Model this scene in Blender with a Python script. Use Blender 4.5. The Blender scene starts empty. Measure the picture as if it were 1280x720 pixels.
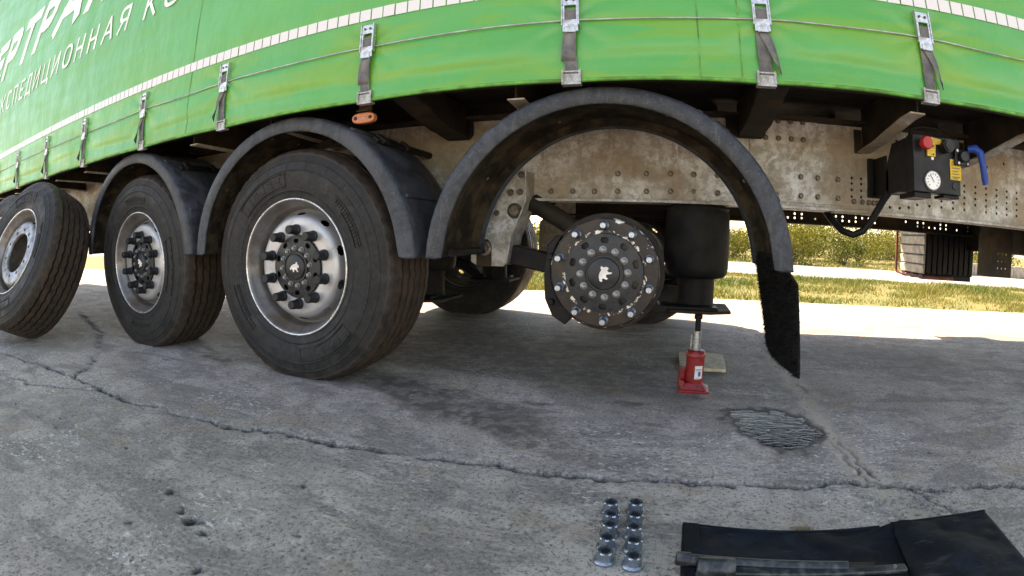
import bpy, bmesh, math, random
import numpy as np
from mathutils import Vector, Matrix
from mathutils.geometry import delaunay_2d_cdt

random.seed(7)
rng = np.random.default_rng(11)
S = bpy.context.scene
COL = S.collection
PI = math.pi

# ------------------------------------------------------------------ camera, sky, sun, exposure
# X runs along the trailer towards its front, Y across it away from the camera, Z up.
# Origin: on the concrete under the bare hub, Y = 0 at the outer sidewalls of the tyres.
CAM = Vector((0.2002, -1.7212, 0.66))
YAW, PITCH, ROLL = -0.294, -0.1106, 0.0134
fwd = Vector((math.sin(YAW)*math.cos(PITCH), math.cos(YAW)*math.cos(PITCH), math.sin(PITCH)))
rgt = Vector((math.cos(YAW), -math.sin(YAW), 0.0))
upv = rgt.cross(fwd)
r2 = rgt*math.cos(ROLL) + upv*math.sin(ROLL)
u2 = -rgt*math.sin(ROLL) + upv*math.cos(ROLL)
cam = bpy.data.cameras.new('camera')
cam.type = 'PANO'                                   # action-camera wide lens (close to equidistant)
cam.panorama_type = 'FISHEYE_LENS_POLYNOMIAL'
cam.sensor_fit = 'HORIZONTAL'
cam.sensor_width, cam.sensor_height = 36.0, 20.25
cam.fisheye_fov = math.radians(178)
cam.fisheye_polynomial_k0 = 0.0
cam.fisheye_polynomial_k1 = -0.05606234
cam.fisheye_polynomial_k2 = 1.80869e-05
cam.fisheye_polynomial_k3 = -3.240214e-06
cam.fisheye_polynomial_k4 = 1.931337e-07
cam.clip_start, cam.clip_end = 0.01, 5000
camo = bpy.data.objects.new('camera', cam)
M = Matrix((r2, u2, -fwd)).transposed().to_4x4()
M.translation = CAM
camo.matrix_world = M
COL.objects.link(camo)
S.camera = camo

SUNDIR = Vector((-0.50, 0.369, 0.79)).normalized()  # towards the sun: beyond the trailer, from the left
EL = math.asin(SUNDIR.z)
w = bpy.data.worlds.new('World')
S.world = w
w.use_nodes = True
nt = w.node_tree
bg = nt.nodes['Background']
sky = nt.nodes.new('ShaderNodeTexSky')
sky.sky_type = 'NISHITA'
sky.sun_disc = False
sky.sun_elevation = EL
sky.sun_rotation = math.atan2(SUNDIR.x, SUNDIR.y)
sky.air_density, sky.dust_density, sky.ozone_density = 1.0, 0.7, 1.0
nt.links.new(sky.outputs[0], bg.inputs[0])
bg.inputs[1].default_value = 0.12
sun = bpy.data.lights.new('sun', 'SUN')
sun.energy = 4.3
sun.angle = math.radians(0.5)
sun.color = (1.0, 0.94, 0.85)
so = bpy.data.objects.new('sun', sun)
so.rotation_euler = SUNDIR.to_track_quat('Z', 'Y').to_euler()
COL.objects.link(so)
S.view_settings.view_transform = 'Standard'
S.view_settings.look = 'None'
S.view_settings.exposure = 2.2
S.view_settings.use_white_balance = True          # balanced for open shade, as the camera was
S.view_settings.white_balance_temperature = 9100
S.view_settings.white_balance_tint = 16
S.view_settings.gamma = 1.0
S.render.engine = 'CYCLES'
S.cycles.use_denoising = True
S.cycles.max_bounces = 10
S.cycles.diffuse_bounces = 5
S.cycles.sample_clamp_indirect = 8

# ------------------------------------------------------------------ material helpers
class NT:
    def __init__(s, name):
        s.m = bpy.data.materials.new(name)
        s.m.use_nodes = True
        s.t = s.m.node_tree
        s.b = s.t.nodes['Principled BSDF']
        s.out = s.t.nodes['Material Output']
        tc = s.t.nodes.new('ShaderNodeTexCoord')
        s.obj = tc.outputs['Object']
    def n(s, typ, **kw):
        nd = s.t.nodes.new(typ)
        for k, v in kw.items():
            setattr(nd, k, v)
        return nd
    def l(s, a, b):
        s.t.links.new(a, b)
    def val(s, sock, v):
        if hasattr(v, 'is_output') or hasattr(v, 'links'):
            s.l(v, sock)
        else:
            sock.default_value = v
    def mapping(s, scale=(1, 1, 1), vec=None, loc=(0, 0, 0)):
        mp = s.n('ShaderNodeMapping')
        mp.inputs['Scale'].default_value = scale
        mp.inputs['Location'].default_value = loc
        s.l(vec or s.obj, mp.inputs['Vector'])
        return mp.outputs[0]
    def noise(s, scale, detail=4, rough=0.55, vec=None, dist=0.0):
        nd = s.n('ShaderNodeTexNoise')
        nd.inputs['Scale'].default_value = scale
        nd.inputs['Detail'].default_value = detail
        nd.inputs['Roughness'].default_value = rough
        nd.inputs['Distortion'].default_value = dist
        s.l(vec or s.obj, nd.inputs['Vector'])
        return nd.outputs['Fac']
    def voro(s, scale, vec=None, feature='F1', out='Distance', rnd=1.0):
        nd = s.n('ShaderNodeTexVoronoi', feature=feature)
        nd.inputs['Scale'].default_value = scale
        nd.inputs['Randomness'].default_value = rnd
        s.l(vec or s.obj, nd.inputs['Vector'])
        return nd.outputs[out]
    def ramp(s, fac, stops):
        nd = s.n('ShaderNodeMapRange', interpolation_type='SMOOTHSTEP')
        (a, va), (b, vb) = stops
        nd.inputs['From Min'].default_value = a
        nd.inputs['From Max'].default_value = b
        nd.inputs['To Min'].default_value = va
        nd.inputs['To Max'].default_value = vb
        s.val(nd.inputs['Value'], fac)
        return nd.outputs[0]
    def math(s, op, a, b=0.0):
        nd = s.n('ShaderNodeMath', operation=op)
        s.val(nd.inputs[0], a)
        s.val(nd.inputs[1], b)
        return nd.outputs[0]
    def mix(s, fac, a, b, blend='MIX'):
        nd = s.n('ShaderNodeMix', data_type='RGBA', blend_type=blend)
        s.val(nd.inputs[0], fac)
        for sock, v in ((nd.inputs[6], a), (nd.inputs[7], b)):
            if isinstance(v, tuple):
                sock.default_value = (*v, 1.0) if len(v) == 3 else v
            else:
                s.l(v, sock)
        return nd.outputs[2]
    def attr(s, name, out='Fac'):
        nd = s.n('ShaderNodeAttribute', attribute_name=name)
        return nd.outputs[out]
    def base(s, c):
        if isinstance(c, tuple):
            s.b.inputs['Base Color'].default_value = (*c, 1.0)
        else:
            s.l(c, s.b.inputs['Base Color'])
        return s
    def rough(s, v):
        s.val(s.b.inputs['Roughness'], v)
        return s
    def metal(s, v):
        s.val(s.b.inputs['Metallic'], v)
        return s
    def bump(s, h, strength=0.3, dist=0.01):
        nd = s.n('ShaderNodeBump')
        nd.inputs['Strength'].default_value = strength
        nd.inputs['Distance'].default_value = dist
        s.l(h, nd.inputs['Height'])
        s.l(nd.outputs[0], s.b.inputs['Normal'])
        return s

MAT = {}
def simple(name, col, rough=0.6, metal=0.0, dirt=None, dscale=8.0, damt=(0.42, 0.68), bump=0.0, bscale=60.0, var=0.25, spec=0.5):
    k = NT(name)
    k.b.inputs['Specular IOR Level'].default_value = spec
    n1 = k.noise(dscale, 5, 0.6)
    c = k.mix(k.ramp(k.noise(dscale*2.3, 4), ((0.3, 0.0), (0.75, 1.0))), tuple(x*(1-var) for x in col), tuple(min(1, x*(1+var)) for x in col))
    if dirt:
        c = k.mix(k.ramp(n1, ((damt[0], 0.0), (damt[1], 1.0))), c, dirt)
    k.base(c)
    k.rough(k.ramp(n1, ((0.3, max(0.05, rough-0.1)), (0.7, min(1, rough+0.12)))))
    k.metal(metal)
    if bump:
        k.bump(k.noise(bscale, 4, 0.6), bump, 0.004)
    MAT[name] = k.m
    return k

# black moulded plastic of the mudguards, with road dust
k = NT('black_plastic')
du = k.noise(4.5, 7, 0.7, dist=0.6)
c = k.mix(k.ramp(k.noise(26, 5, 0.7), ((0.42, 0), (0.6, 1))), (0.022, 0.026, 0.033), (0.036, 0.041, 0.050))
c = k.mix(k.ramp(du, ((0.47, 0), (0.62, 0.75))), c, (0.072, 0.080, 0.094))
c = k.mix(k.ramp(k.noise(90, 5, 0.75), ((0.57, 0), (0.66, 0.6))), c, (0.125, 0.115, 0.10))
c = k.mix(k.ramp(k.noise(7, 6, 0.7, k.mapping((6, 6, 1))), ((0.56, 0), (0.68, 0.45))), c, (0.10, 0.095, 0.088))
k.base(c).rough(k.ramp(du, ((0.4, 0.42), (0.62, 0.7))))
k.b.inputs['Specular IOR Level'].default_value = 0.35
k.bump(k.noise(220, 3), 0.15, 0.003)
MAT['black_plastic'] = k.m
simple('rubber', (0.016, 0.016, 0.017), 0.6, dirt=(0.052, 0.047, 0.041), dscale=9, damt=(0.4, 0.75), bump=0.2, bscale=140, spec=0.2)
simple('flap_rubber', (0.008, 0.008, 0.008), 0.75, dirt=(0.022, 0.019, 0.016), dscale=22, spec=0.2)
simple('bellows', (0.010, 0.010, 0.010), 0.6, dirt=(0.030, 0.027, 0.021), dscale=7, bump=0.1, spec=0.2)
simple('cap_plastic', (0.012, 0.013, 0.015), 0.42, spec=0.4)
simple('under_steel', (0.026, 0.022, 0.018), 0.65, 0.1, dirt=(0.062, 0.042, 0.025), dscale=7, bump=0.2, bscale=90, spec=0.2)
simple('black_steel', (0.008, 0.008, 0.009), 0.5, 0.0, dirt=(0.024, 0.02, 0.016), dscale=9, spec=0.2)
simple('box_black', (0.009, 0.010, 0.013), 0.42, 0.0, dirt=(0.026, 0.026, 0.026), dscale=14, damt=(0.5, 0.85), bump=0.05, bscale=300, spec=0.3)
simple('mud_plastic', (0.022, 0.018, 0.013), 0.85, dirt=(0.075, 0.056, 0.036), dscale=11, damt=(0.40, 0.66), bump=0.5, bscale=70, spec=0.15)
simple('zinc', (0.55, 0.57, 0.60), 0.36, 0.9, dirt=(0.30, 0.29, 0.27), dscale=40, bump=0.1, bscale=200)
simple('zinc_blue', (0.36, 0.42, 0.50), 0.33, 0.95, dirt=(0.24, 0.28, 0.33), dscale=90)
simple('buckle_steel', (0.62, 0.62, 0.63), 0.34, 0.85, dirt=(0.36, 0.33, 0.30), dscale=45)
simple('webbing', (0.12, 0.12, 0.125), 0.85, dirt=(0.20, 0.19, 0.17), dscale=20, bump=0.4, bscale=500)
simple('bolt_steel', (0.20, 0.175, 0.15), 0.45, 0.6, dirt=(0.10, 0.065, 0.04), dscale=60, damt=(0.4, 0.7))
simple('bolt_grey', (0.26, 0.27, 0.28), 0.42, 0.7, dirt=(0.13, 0.125, 0.12), dscale=90)
simple('rim_grey', (0.33, 0.345, 0.37), 0.4, 0.55, dirt=(0.17, 0.155, 0.14), dscale=14, damt=(0.40, 0.68))
simple('white_print', (0.80, 0.80, 0.80), 0.45, dirt=(0.70, 0.72, 0.70), dscale=3)
simple('emblem_white', (0.78, 0.70, 0.64), 0.5)
simple('marker_orange', (0.60, 0.17, 0.07), 0.35, dirt=(0.42, 0.20, 0.12), dscale=50)
simple('paint_red', (0.33, 0.009, 0.013), 0.38, dirt=(0.13, 0.02, 0.018), dscale=30, damt=(0.46, 0.68), bump=0.1, bscale=120)
simple('knob_red', (0.50, 0.02, 0.02), 0.4)
simple('plate_yellow', (0.72, 0.47, 0.03), 0.45, dirt=(0.55, 0.36, 0.05), dscale=60)
simple('handle_blue', (0.008, 0.055, 0.30), 0.4, dirt=(0.012, 0.05, 0.20), dscale=40, spec=0.3)
simple('print_dark', (0.03, 0.03, 0.03), 0.6)
simple('label_blue', (0.05, 0.12, 0.40), 0.5)
simple('wood', (0.58, 0.50, 0.35), 0.75, dirt=(0.44, 0.37, 0.25), dscale=18, bump=0.2, bscale=80)
simple('tool_steel', (0.030, 0.035, 0.042), 0.42, 0.4, dirt=(0.10, 0.10, 0.10), dscale=40)
simple('hose', (0.014, 0.014, 0.014), 0.45, spec=0.2)
simple('cable_steel', (0.42, 0.45, 0.40), 0.45, 0.6)
simple('slat_grey', (0.40, 0.38, 0.35), 0.7, dirt=(0.28, 0.26, 0.23), dscale=12)
simple('post_red', (0.16, 0.04, 0.035), 0.5)
simple('stone', (0.23, 0.22, 0.20), 0.9, var=0.5, dscale=30)
simple('leaf_dry', (0.17, 0.12, 0.05), 0.8)
simple('bark', (0.10, 0.075, 0.05), 0.9)
simple('wall_block', (0.36, 0.30, 0.25), 0.85, dscale=3)
simple('floor_wood', (0.020, 0.016, 0.012), 0.8, spec=0.2)
k = NT('gauge_face'); k.base((0.82, 0.82, 0.80)).rough(0.15); MAT['gauge_face'] = k.m

k = NT('tyre_rubber')
n1 = k.noise(9, 6, 0.65)
c = k.mix(k.ramp(k.noise(30, 5, 0.7), ((0.42, 0), (0.6, 1))), (0.008, 0.008, 0.0085), (0.017, 0.0165, 0.0165))
c = k.mix(k.ramp(n1, ((0.48, 0), (0.66, 0.7))), c, (0.034, 0.031, 0.028))
c = k.mix(k.ramp(k.noise(70, 4, 0.7, k.mapping((1, 1, 1), loc=(3, 1, 2))), ((0.57, 0), (0.68, 0.5))), c, (0.065, 0.058, 0.05))
c = k.mix(k.math('MULTIPLY', k.attr('dust'), k.ramp(k.noise(22, 5, 0.7), ((0.35, 0.3), (0.6, 1.0)))), c, (0.072, 0.046, 0.031))
k.base(c).rough(k.ramp(n1, ((0.35, 0.5), (0.65, 0.75))))
k.b.inputs['Specular IOR Level'].default_value = 0.35
k.bump(k.math('ADD', k.noise(140, 4, 0.65), k.math('MULTIPLY', k.noise(30, 4, 0.6), 1.5)), 0.25, 0.004)
MAT['tyre_rubber'] = k.m

# galvanised chassis rail: mottled zinc, brown road grime
k = NT('galvanised')
sp = k.noise(3.0, 6, 0.65, dist=0.6)
streak = k.noise(5, 6, 0.65, k.mapping((6, 1, 0.7)))
blot = k.noise(8, 7, 0.75, dist=1.2)
c = k.mix(k.ramp(k.noise(26, 5, 0.7), ((0.42, 0), (0.58, 1))), (0.378, 0.343, 0.287), (0.602, 0.567, 0.504))
c = k.mix(k.ramp(blot, ((0.53, 0), (0.62, 0.75))), c, (0.800, 0.800, 0.800))
c = k.mix(k.ramp(sp, ((0.42, 0), (0.60, 0.8))), c, (0.350, 0.259, 0.161))
c = k.mix(k.ramp(streak, ((0.54, 0), (0.70, 0.55))), c, (0.266, 0.182, 0.105))
c = k.mix(k.ramp(k.noise(60, 5, 0.75), ((0.61, 0), (0.68, 0.7))), c, (0.105, 0.073, 0.045))
c = k.mix(1.0, c, (0.90, 0.93, 0.98), 'MULTIPLY')
k.base(c).rough(k.ramp(sp, ((0.3, 0.45), (0.65, 0.75)))).metal(k.ramp(sp, ((0.35, 0.25), (0.6, 0.0))))
k.bump(k.noise(90, 4), 0.2, 0.003)
MAT['galvanised'] = k.m

# silver painted steel rim with brake dust towards the barrel
k = NT('rim_silver')
d = k.noise(10, 5, 0.6)
c = k.mix(k.ramp(d, ((0.46, 0), (0.75, 0.6))), (0.44, 0.44, 0.455), (0.25, 0.23, 0.21))
c = k.mix(k.ramp(k.noise(55, 4, 0.7), ((0.64, 0), (0.78, 0.6))), c, (0.22, 0.17, 0.13))
k.base(c).rough(k.ramp(d, ((0.3, 0.36), (0.7, 0.55)))).metal(0.6)
k.bump(k.noise(160, 3), 0.08, 0.002)
MAT['rim_silver'] = k.m
simple('rim_barrel', (0.24, 0.23, 0.225), 0.42, 0.5, dirt=(0.12, 0.09, 0.066), dscale=6, damt=(0.36, 0.70), bump=0.15, bscale=120)
simple('rim_lip', (0.66, 0.66, 0.66), 0.3, 0.7, dirt=(0.42, 0.40, 0.37), dscale=30)  # brighter steel puts the highlight along the rim edge into the colour
simple('hook_steel', (0.40, 0.40, 0.40), 0.5, 0.5, dirt=(0.25, 0.24, 0.22), dscale=60)

# bare hub: black paint worn to bright metal and rust
k = NT('hub_worn')
e = k.noise(34, 6, 0.72, dist=0.8)
sx_ = k.n('ShaderNodeSeparateXYZ'); k.l(k.obj, sx_.inputs[0])
rad = k.math('SQRT', k.math('ADD', k.math('POWER', sx_.outputs['X'], 2.0), k.math('POWER', sx_.outputs['Z'], 2.0)))
rub = k.ramp(k.math('ABSOLUTE', k.math('SUBTRACT', rad, 0.146)), ((0.003, 0.10), (0.011, -0.02)))
rub2 = k.ramp(k.math('ABSOLUTE', k.math('SUBTRACT', rad, 0.1965)), ((0.001, 0.09), (0.005, 0.0)))
sc_ = k.math('ADD', e, k.math('ADD', rub, rub2))
c = k.mix(k.ramp(k.noise(11, 5, 0.65), ((0.44, 0), (0.60, 0.9))), (0.007, 0.007, 0.008), (0.032, 0.018, 0.011))
br = k.ramp(sc_, ((0.622, 0), (0.66, 1)))
c = k.mix(br, c, (0.58, 0.55, 0.53))
k.base(c).rough(0.38).metal(k.math('MULTIPLY', br, 0.6))
k.b.inputs['Specular IOR Level'].default_value = 0.4
k.bump(e, 0.2, 0.002)
MAT['hub_worn'] = k.m
simple('hub_black', (0.010, 0.012, 0.015), 0.42, 0.1, dirt=(0.036, 0.037, 0.038), dscale=24, damt=(0.45, 0.8), bump=0.15, bscale=150)

# curtain: green coated fabric with sideways smears of yellowish grime and painted ground-bounce glow, welded seams
k = NT('curtain_green')
gr = k.noise(1.0, 6, 0.6, k.mapping((1.3, 1, 9)), 0.4)
gr2 = k.noise(1.0, 4, 0.6, k.mapping((0.5, 1, 3.2), loc=(3, 0, 1)))
sepz = k.n('ShaderNodeSeparateXYZ'); k.l(k.obj, sepz.inputs[0])
low = k.ramp(sepz.outputs['Z'], ((1.35, 1.0), (1.75, 0.25)))  # yellow strongest low down, where light bounced off the ground is painted in
c = k.mix(k.ramp(gr2, ((0.3, 0), (0.7, 1))), (0.034, 0.300, 0.040), (0.048, 0.345, 0.058))
c = k.mix(k.math('MULTIPLY', k.ramp(gr, ((0.47, 0), (0.60, 0.85))), low), c, (0.105, 0.32, 0.012))
c = k.mix(k.math('MULTIPLY', k.ramp(k.noise(2.2, 5, 0.65, k.mapping((1, 1, 3), loc=(9, 2, 5))), ((0.56, 0), (0.72, 0.55))), low), c, (0.125, 0.335, 0.02))
c = k.mix(k.ramp(k.noise(14, 6, 0.7, k.mapping((3, 1, 0.6))), ((0.60, 0), (0.75, 0.35))), c, (0.07, 0.22, 0.04))
c = k.mix(k.ramp(k.noise(120, 3, 0.6), ((0.66, 0), (0.75, 0.4))), c, (0.05, 0.13, 0.02))
k.base(c).rough(k.ramp(gr, ((0.3, 0.30), (0.7, 0.42))))
k.b.inputs['Specular IOR Level'].default_value = 0.8
k.bump(k.math('ADD', k.math('MULTIPLY', k.noise(2.5, 4, 0.5, k.mapping((1.6, 1, 1.0))), 9.0), k.math('MULTIPLY', k.noise(420, 2), 0.15)), 0.22, 0.01)
MAT['curtain_green'] = k.m
simple('hem_green', (0.085, 0.34, 0.05), 0.5, dirt=(0.05, 0.15, 0.02), dscale=10)
k = NT('reflective')
c = k.mix(k.ramp(k.voro(260, rnd=0.2), ((0.1, 0), (0.6, 1))), (0.80, 0.77, 0.76), (0.66, 0.64, 0.64))
k.base(c).rough(0.35)
MAT['reflective'] = k.m

# concrete yard
k = NT('concrete')
big = k.noise(0.9, 6, 0.65, dist=0.5)
mid = k.noise(5.0, 7, 0.72, dist=0.5)
med = k.noise(17, 7, 0.75)
fine = k.noise(85, 5, 0.8)
grit = k.noise(230, 3, 0.8)
drag = k.noise(2.0, 8, 0.72, k.mapping((1, 3.0, 1)), 0.6)
c = k.mix(k.ramp(big, ((0.38, 0), (0.62, 1))), (0.259, 0.232, 0.212), (0.408, 0.359, 0.317))
c = k.mix(k.ramp(mid, ((0.46, 0), (0.60, 0.6))), c, (0.504, 0.451, 0.403))
c = k.mix(k.ramp(drag, ((0.49, 0), (0.58, 0.75))), c, (0.184, 0.167, 0.156))
c = k.mix(k.ramp(k.noise(2.6, 6, 0.7, k.mapping(loc=(4, 7, 0)), 1.0), ((0.54, 0), (0.64, 0.6))), c, (0.340, 0.260, 0.189))
c = k.mix(k.ramp(med, ((0.38, 0.5), (0.48, 0.0))), c, (0.136, 0.123, 0.113))
c = k.mix(k.ramp(med, ((0.55, 0), (0.68, 0.4))), c, (0.627, 0.565, 0.512))
c = k.mix(k.ramp(fine, ((0.39, 0.9), (0.47, 0.0))), c, (0.088, 0.079, 0.073))
c = k.mix(k.ramp(fine, ((0.55, 0), (0.68, 0.4))), c, (0.640, 0.616, 0.556))
c = k.mix(k.ramp(grit, ((0.56, 0), (0.66, 0.7))), c, (0.095, 0.085, 0.076))
c = k.mix(k.math('MULTIPLY', k.ramp(k.voro(15, k.mapping(loc=(2, 3, 0))), ((0.04, 1), (0.12, 0))), k.ramp(k.noise(2.5, 3), ((0.5, 0), (0.56, 0.9)))), c, (0.068, 0.059, 0.055))
c = k.mix(k.math('MULTIPLY', k.ramp(k.noise(38, 5, 0.75, k.mapping((1, 1.6, 1), loc=(7, 1, 0))), ((0.55, 0), (0.62, 1))), k.ramp(k.noise(1.6, 4, 0.6), ((0.5, 0), (0.57, 0.9)))), c, (0.640, 0.628, 0.625))
c = k.mix(k.attr('chip'), c, k.mix(k.ramp(k.noise(75, 4, 0.75), ((0.44, 0), (0.58, 1))), (0.07, 0.065, 0.058), (0.42, 0.405, 0.38)))
c = k.mix(k.attr('sand'), c, (0.46, 0.40, 0.315))
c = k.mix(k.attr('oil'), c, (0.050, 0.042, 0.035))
c = k.mix(k.attr('crack'), c, (0.020, 0.018, 0.017))
k.base(c).rough(k.ramp(mid, ((0.3, 0.72), (0.7, 0.92))))
h = k.math('ADD', k.math('MULTIPLY', fine, 0.7), k.math('ADD', k.math('MULTIPLY', med, 2.0), k.math('MULTIPLY', grit, 0.35)))
k.bump(h, 0.8, 0.008)
MAT['concrete'] = k.m

k = NT('wet_oil')
c = k.mix(k.ramp(k.noise(30, 5, 0.7), ((0.42, 0), (0.6, 1))), (0.004, 0.004, 0.005), (0.020, 0.020, 0.022))
k.base(c).rough(0.06)
k.b.inputs['IOR'].default_value = 1.14
k.bump(k.noise(1.0, 3, 0.6, k.mapping((15, 38, 1)), 1.0), 0.30, 0.010)
MAT['wet_oil'] = k.m

k = NT('grass_soil')
c = k.mix(k.ramp(k.noise(1.4, 6, 0.7), ((0.35, 0), (0.65, 1))), (0.085, 0.095, 0.016), (0.16, 0.125, 0.035))
c = k.mix(k.ramp(k.noise(25, 5, 0.7), ((0.5, 0), (0.7, 0.8))), c, (0.24, 0.20, 0.11))
k.base(c).rough(0.95); k.bump(k.noise(40, 4), 0.6, 0.02)
MAT['grass_soil'] = k.m
k = NT('road')
c = k.mix(k.ramp(k.noise(2.0, 6, 0.7), ((0.35, 0), (0.65, 1))), (0.25, 0.24, 0.22), (0.33, 0.315, 0.29))
k.base(c).rough(0.9); k.bump(k.noise(60, 4), 0.3, 0.01)
MAT['road'] = k.m

def leafmat(name, a, b, trans):
    k = NT(name)
    oi = k.attr('tint')
    c = k.mix(oi, a, b)
    k.base(c).rough(0.6)
    tr = k.n('ShaderNodeBsdfTranslucent')
    k.l(c, tr.inputs[0])
    mx = k.n('ShaderNodeMixShader')
    mx.inputs[0].default_value = trans
    k.l(k.b.outputs[0], mx.inputs[1]); k.l(tr.outputs[0], mx.inputs[2])
    k.l(mx.outputs[0], k.out.inputs[0])
    MAT[name] = k.m
leafmat('leaf', (0.026, 0.052, 0.003), (0.165, 0.150, 0.008), 0.38)
leafmat('grass_blade', (0.055, 0.100, 0.009), (0.20, 0.170, 0.035), 0.32)

k = NT('bag_fabric')
c = k.mix(k.ramp(k.noise(7, 6, 0.7, dist=0.8), ((0.45, 0), (0.72, 1))), (0.0025, 0.004, 0.007), (0.009, 0.014, 0.023))
c = k.mix(k.ramp(k.noise(9, 6, 0.7, k.mapping((1, 5, 1))), ((0.58, 0), (0.68, 0.5))), c, (0.05, 0.056, 0.062))
k.base(c).rough(0.78)
k.b.inputs['Specular IOR Level'].default_value = 0.2
k.bump(k.math('ADD', k.noise(700, 2), k.math('MULTIPLY', k.noise(18, 4), 4.0)), 0.25, 0.004)
MAT['bag_fabric'] = k.m

# ------------------------------------------------------------------ mesh helpers
class MB:
    """collects vertices and faces for one mesh"""
    def __init__(s):
        s.v, s.f = [], []
    def add(s, verts, faces, M=None):
        o = len(s.v)
        if M is not None:
            verts = [tuple(M @ Vector(p)) for p in verts]
        s.v += [tuple(p) for p in verts]
        s.f += [tuple(i+o for i in f) for f in faces]
        return s
    def box(s, x0, x1, y0, y1, z0, z1, M=None):
        return s.add([(x0,y0,z0),(x1,y0,z0),(x1,y1,z0),(x0,y1,z0),(x0,y0,z1),(x1,y0,z1),(x1,y1,z1),(x0,y1,z1)],
                     [(3,2,1,0),(4,5,6,7),(0,1,5,4),(1,2,6,5),(2,3,7,6),(3,0,4,7)], M)
    def prism(s, poly, a, b, axis='y', M=None):
        """poly: 2D outline; extruded along axis from a to b. axis y: (x,z); x: (y,z); z: (x,y)"""
        n = len(poly)
        def P(q, t):
            return {'y': (q[0], t, q[1]), 'x': (t, q[0], q[1]), 'z': (q[0], q[1], t)}[axis]
        vs = [P(q, a) for q in poly] + [P(q, b) for q in poly]
        fs = [tuple(range(n)), tuple(range(2*n-1, n-1, -1))] + [(i, i+n, (i+1) % n+n, (i+1) % n) for i in range(n)]
        return s.add(vs, fs, M)
    def lathe(s, prof, seg=32, c=(0,0,0), axis='y', closed=False, skip=None, M=None):
        """prof: list of (radius, t) along axis"""
        vs, fs = [], []
        m = len(prof)
        for i in range(seg):
            a = 2*PI*i/seg
            ca, sa = math.cos(a), math.sin(a)
            for r, t in prof:
                if axis == 'y': vs.append((c[0]+r*ca, c[1]+t, c[2]+r*sa))
                elif axis == 'z': vs.append((c[0]+r*ca, c[1]+r*sa, c[2]+t))
                else: vs.append((c[0]+t, c[1]+r*ca, c[2]+r*sa))
        for i in range(seg):
            j = (i+1) % seg
            for q in range(m if closed else m-1):
                if skip and skip(i, q): continue
                q2 = (q+1) % m
                fs.append((i*m+q, j*m+q, j*m+q2, i*m+q2))
        return s.add(vs, fs, M)
    def cyl(s, p, q, r, seg=16, r1=None, cap=True):
        p, q = Vector(p), Vector(q)
        d = (q-p).normalized()
        a = d.orthogonal().normalized(); b = d.cross(a)
        r1 = r if r1 is None else r1
        vs = []
        for (c, R) in ((p, r), (q, r1)):
            for i in range(seg):
                t = 2*PI*i/seg
                vs.append(tuple(c + a*(R*math.cos(t)) + b*(R*math.sin(t))))
        fs = [(i, (i+1) % seg, (i+1) % seg+seg, i+seg) for i in range(seg)]
        if cap:
            fs += [tuple(range(seg-1, -1, -1)), tuple(range(seg, 2*seg))]
        return s.add(vs, fs)
    def tube(s, pts, r, seg=10, cap=True):
        pts = [Vector(p) for p in pts]
        rs = r if isinstance(r, (list, tuple)) else [r]*len(pts)
        vs, fs = [], []
        a = None
        for i, p in enumerate(pts):
            d = (pts[min(i+1, len(pts)-1)] - pts[max(i-1, 0)]).normalized()
            if a is None: a = d.orthogonal().normalized()
            a = (a - d*a.dot(d)).normalized(); b = d.cross(a)
            for j in range(seg):
                t = 2*PI*j/seg
                vs.append(tuple(p + a*(rs[i]*math.cos(t)) + b*(rs[i]*math.sin(t))))
        for i in range(len(pts)-1):
            for j in range(seg):
                j2 = (j+1) % seg
                fs.append((i*seg+j, i*seg+j2, (i+1)*seg+j2, (i+1)*seg+j))
        if cap:
            fs += [tuple(range(seg-1, -1, -1)), tuple(range((len(pts)-1)*seg, len(pts)*seg))]
        return s.add(vs, fs)
    def grid(s, P):
        """P: array (n, m, 3)"""
        n, m = len(P), len(P[0])
        vs = [tuple(P[i][j]) for i in range(n) for j in range(m)]
        fs = [(i*m+j, (i+1)*m+j, (i+1)*m+j+1, i*m+j+1) for i in range(n-1) for j in range(m-1)]
        return s.add(vs, fs)
    def mesh(s, name, mat, smooth=None, fix=True):
        me = bpy.data.meshes.new(name)
        me.from_pydata(s.v, [], s.f)
        if fix:
            bm = bmesh.new(); bm.from_mesh(me)
            bmesh.ops.recalc_face_normals(bm, faces=bm.faces)
            bm.to_mesh(me); bm.free()
        me.materials.append(MAT[mat])
        if smooth is not None:
            me.shade_smooth()
            me.set_sharp_from_angle(angle=math.radians(smooth))
        me.update()
        return me
    def build(s, name, mat, parent=None, smooth=None, bevel=0.0, loc=None, solid=0.0):
        o = ob(name, s.mesh(name, mat, smooth), parent, loc)
        if solid:
            md = o.modifiers.new('solid', 'SOLIDIFY'); md.thickness = solid; md.offset = 0
        if bevel:
            md = o.modifiers.new('bevel', 'BEVEL'); md.width = bevel; md.segments = 2; md.limit_method = 'ANGLE'
            md.harden_normals = False
        return o

def ob(name, me, parent=None, loc=None, rot=None):
    o = bpy.data.objects.new(name, me)
    COL.objects.link(o)
    if parent is not None: o.parent = parent
    if loc is not None: o.location = loc
    if rot is not None: o.rotation_euler = rot
    return o
def empty(name, loc=(0,0,0), parent=None):
    return ob(name, None, parent, loc)
def tag(o, label, cat, group=None):
    o['label'] = label; o['category'] = cat
    if group: o['group'] = group
    return o
def struct(o, kind='structure'):
    o['kind'] = kind
    return o

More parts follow.
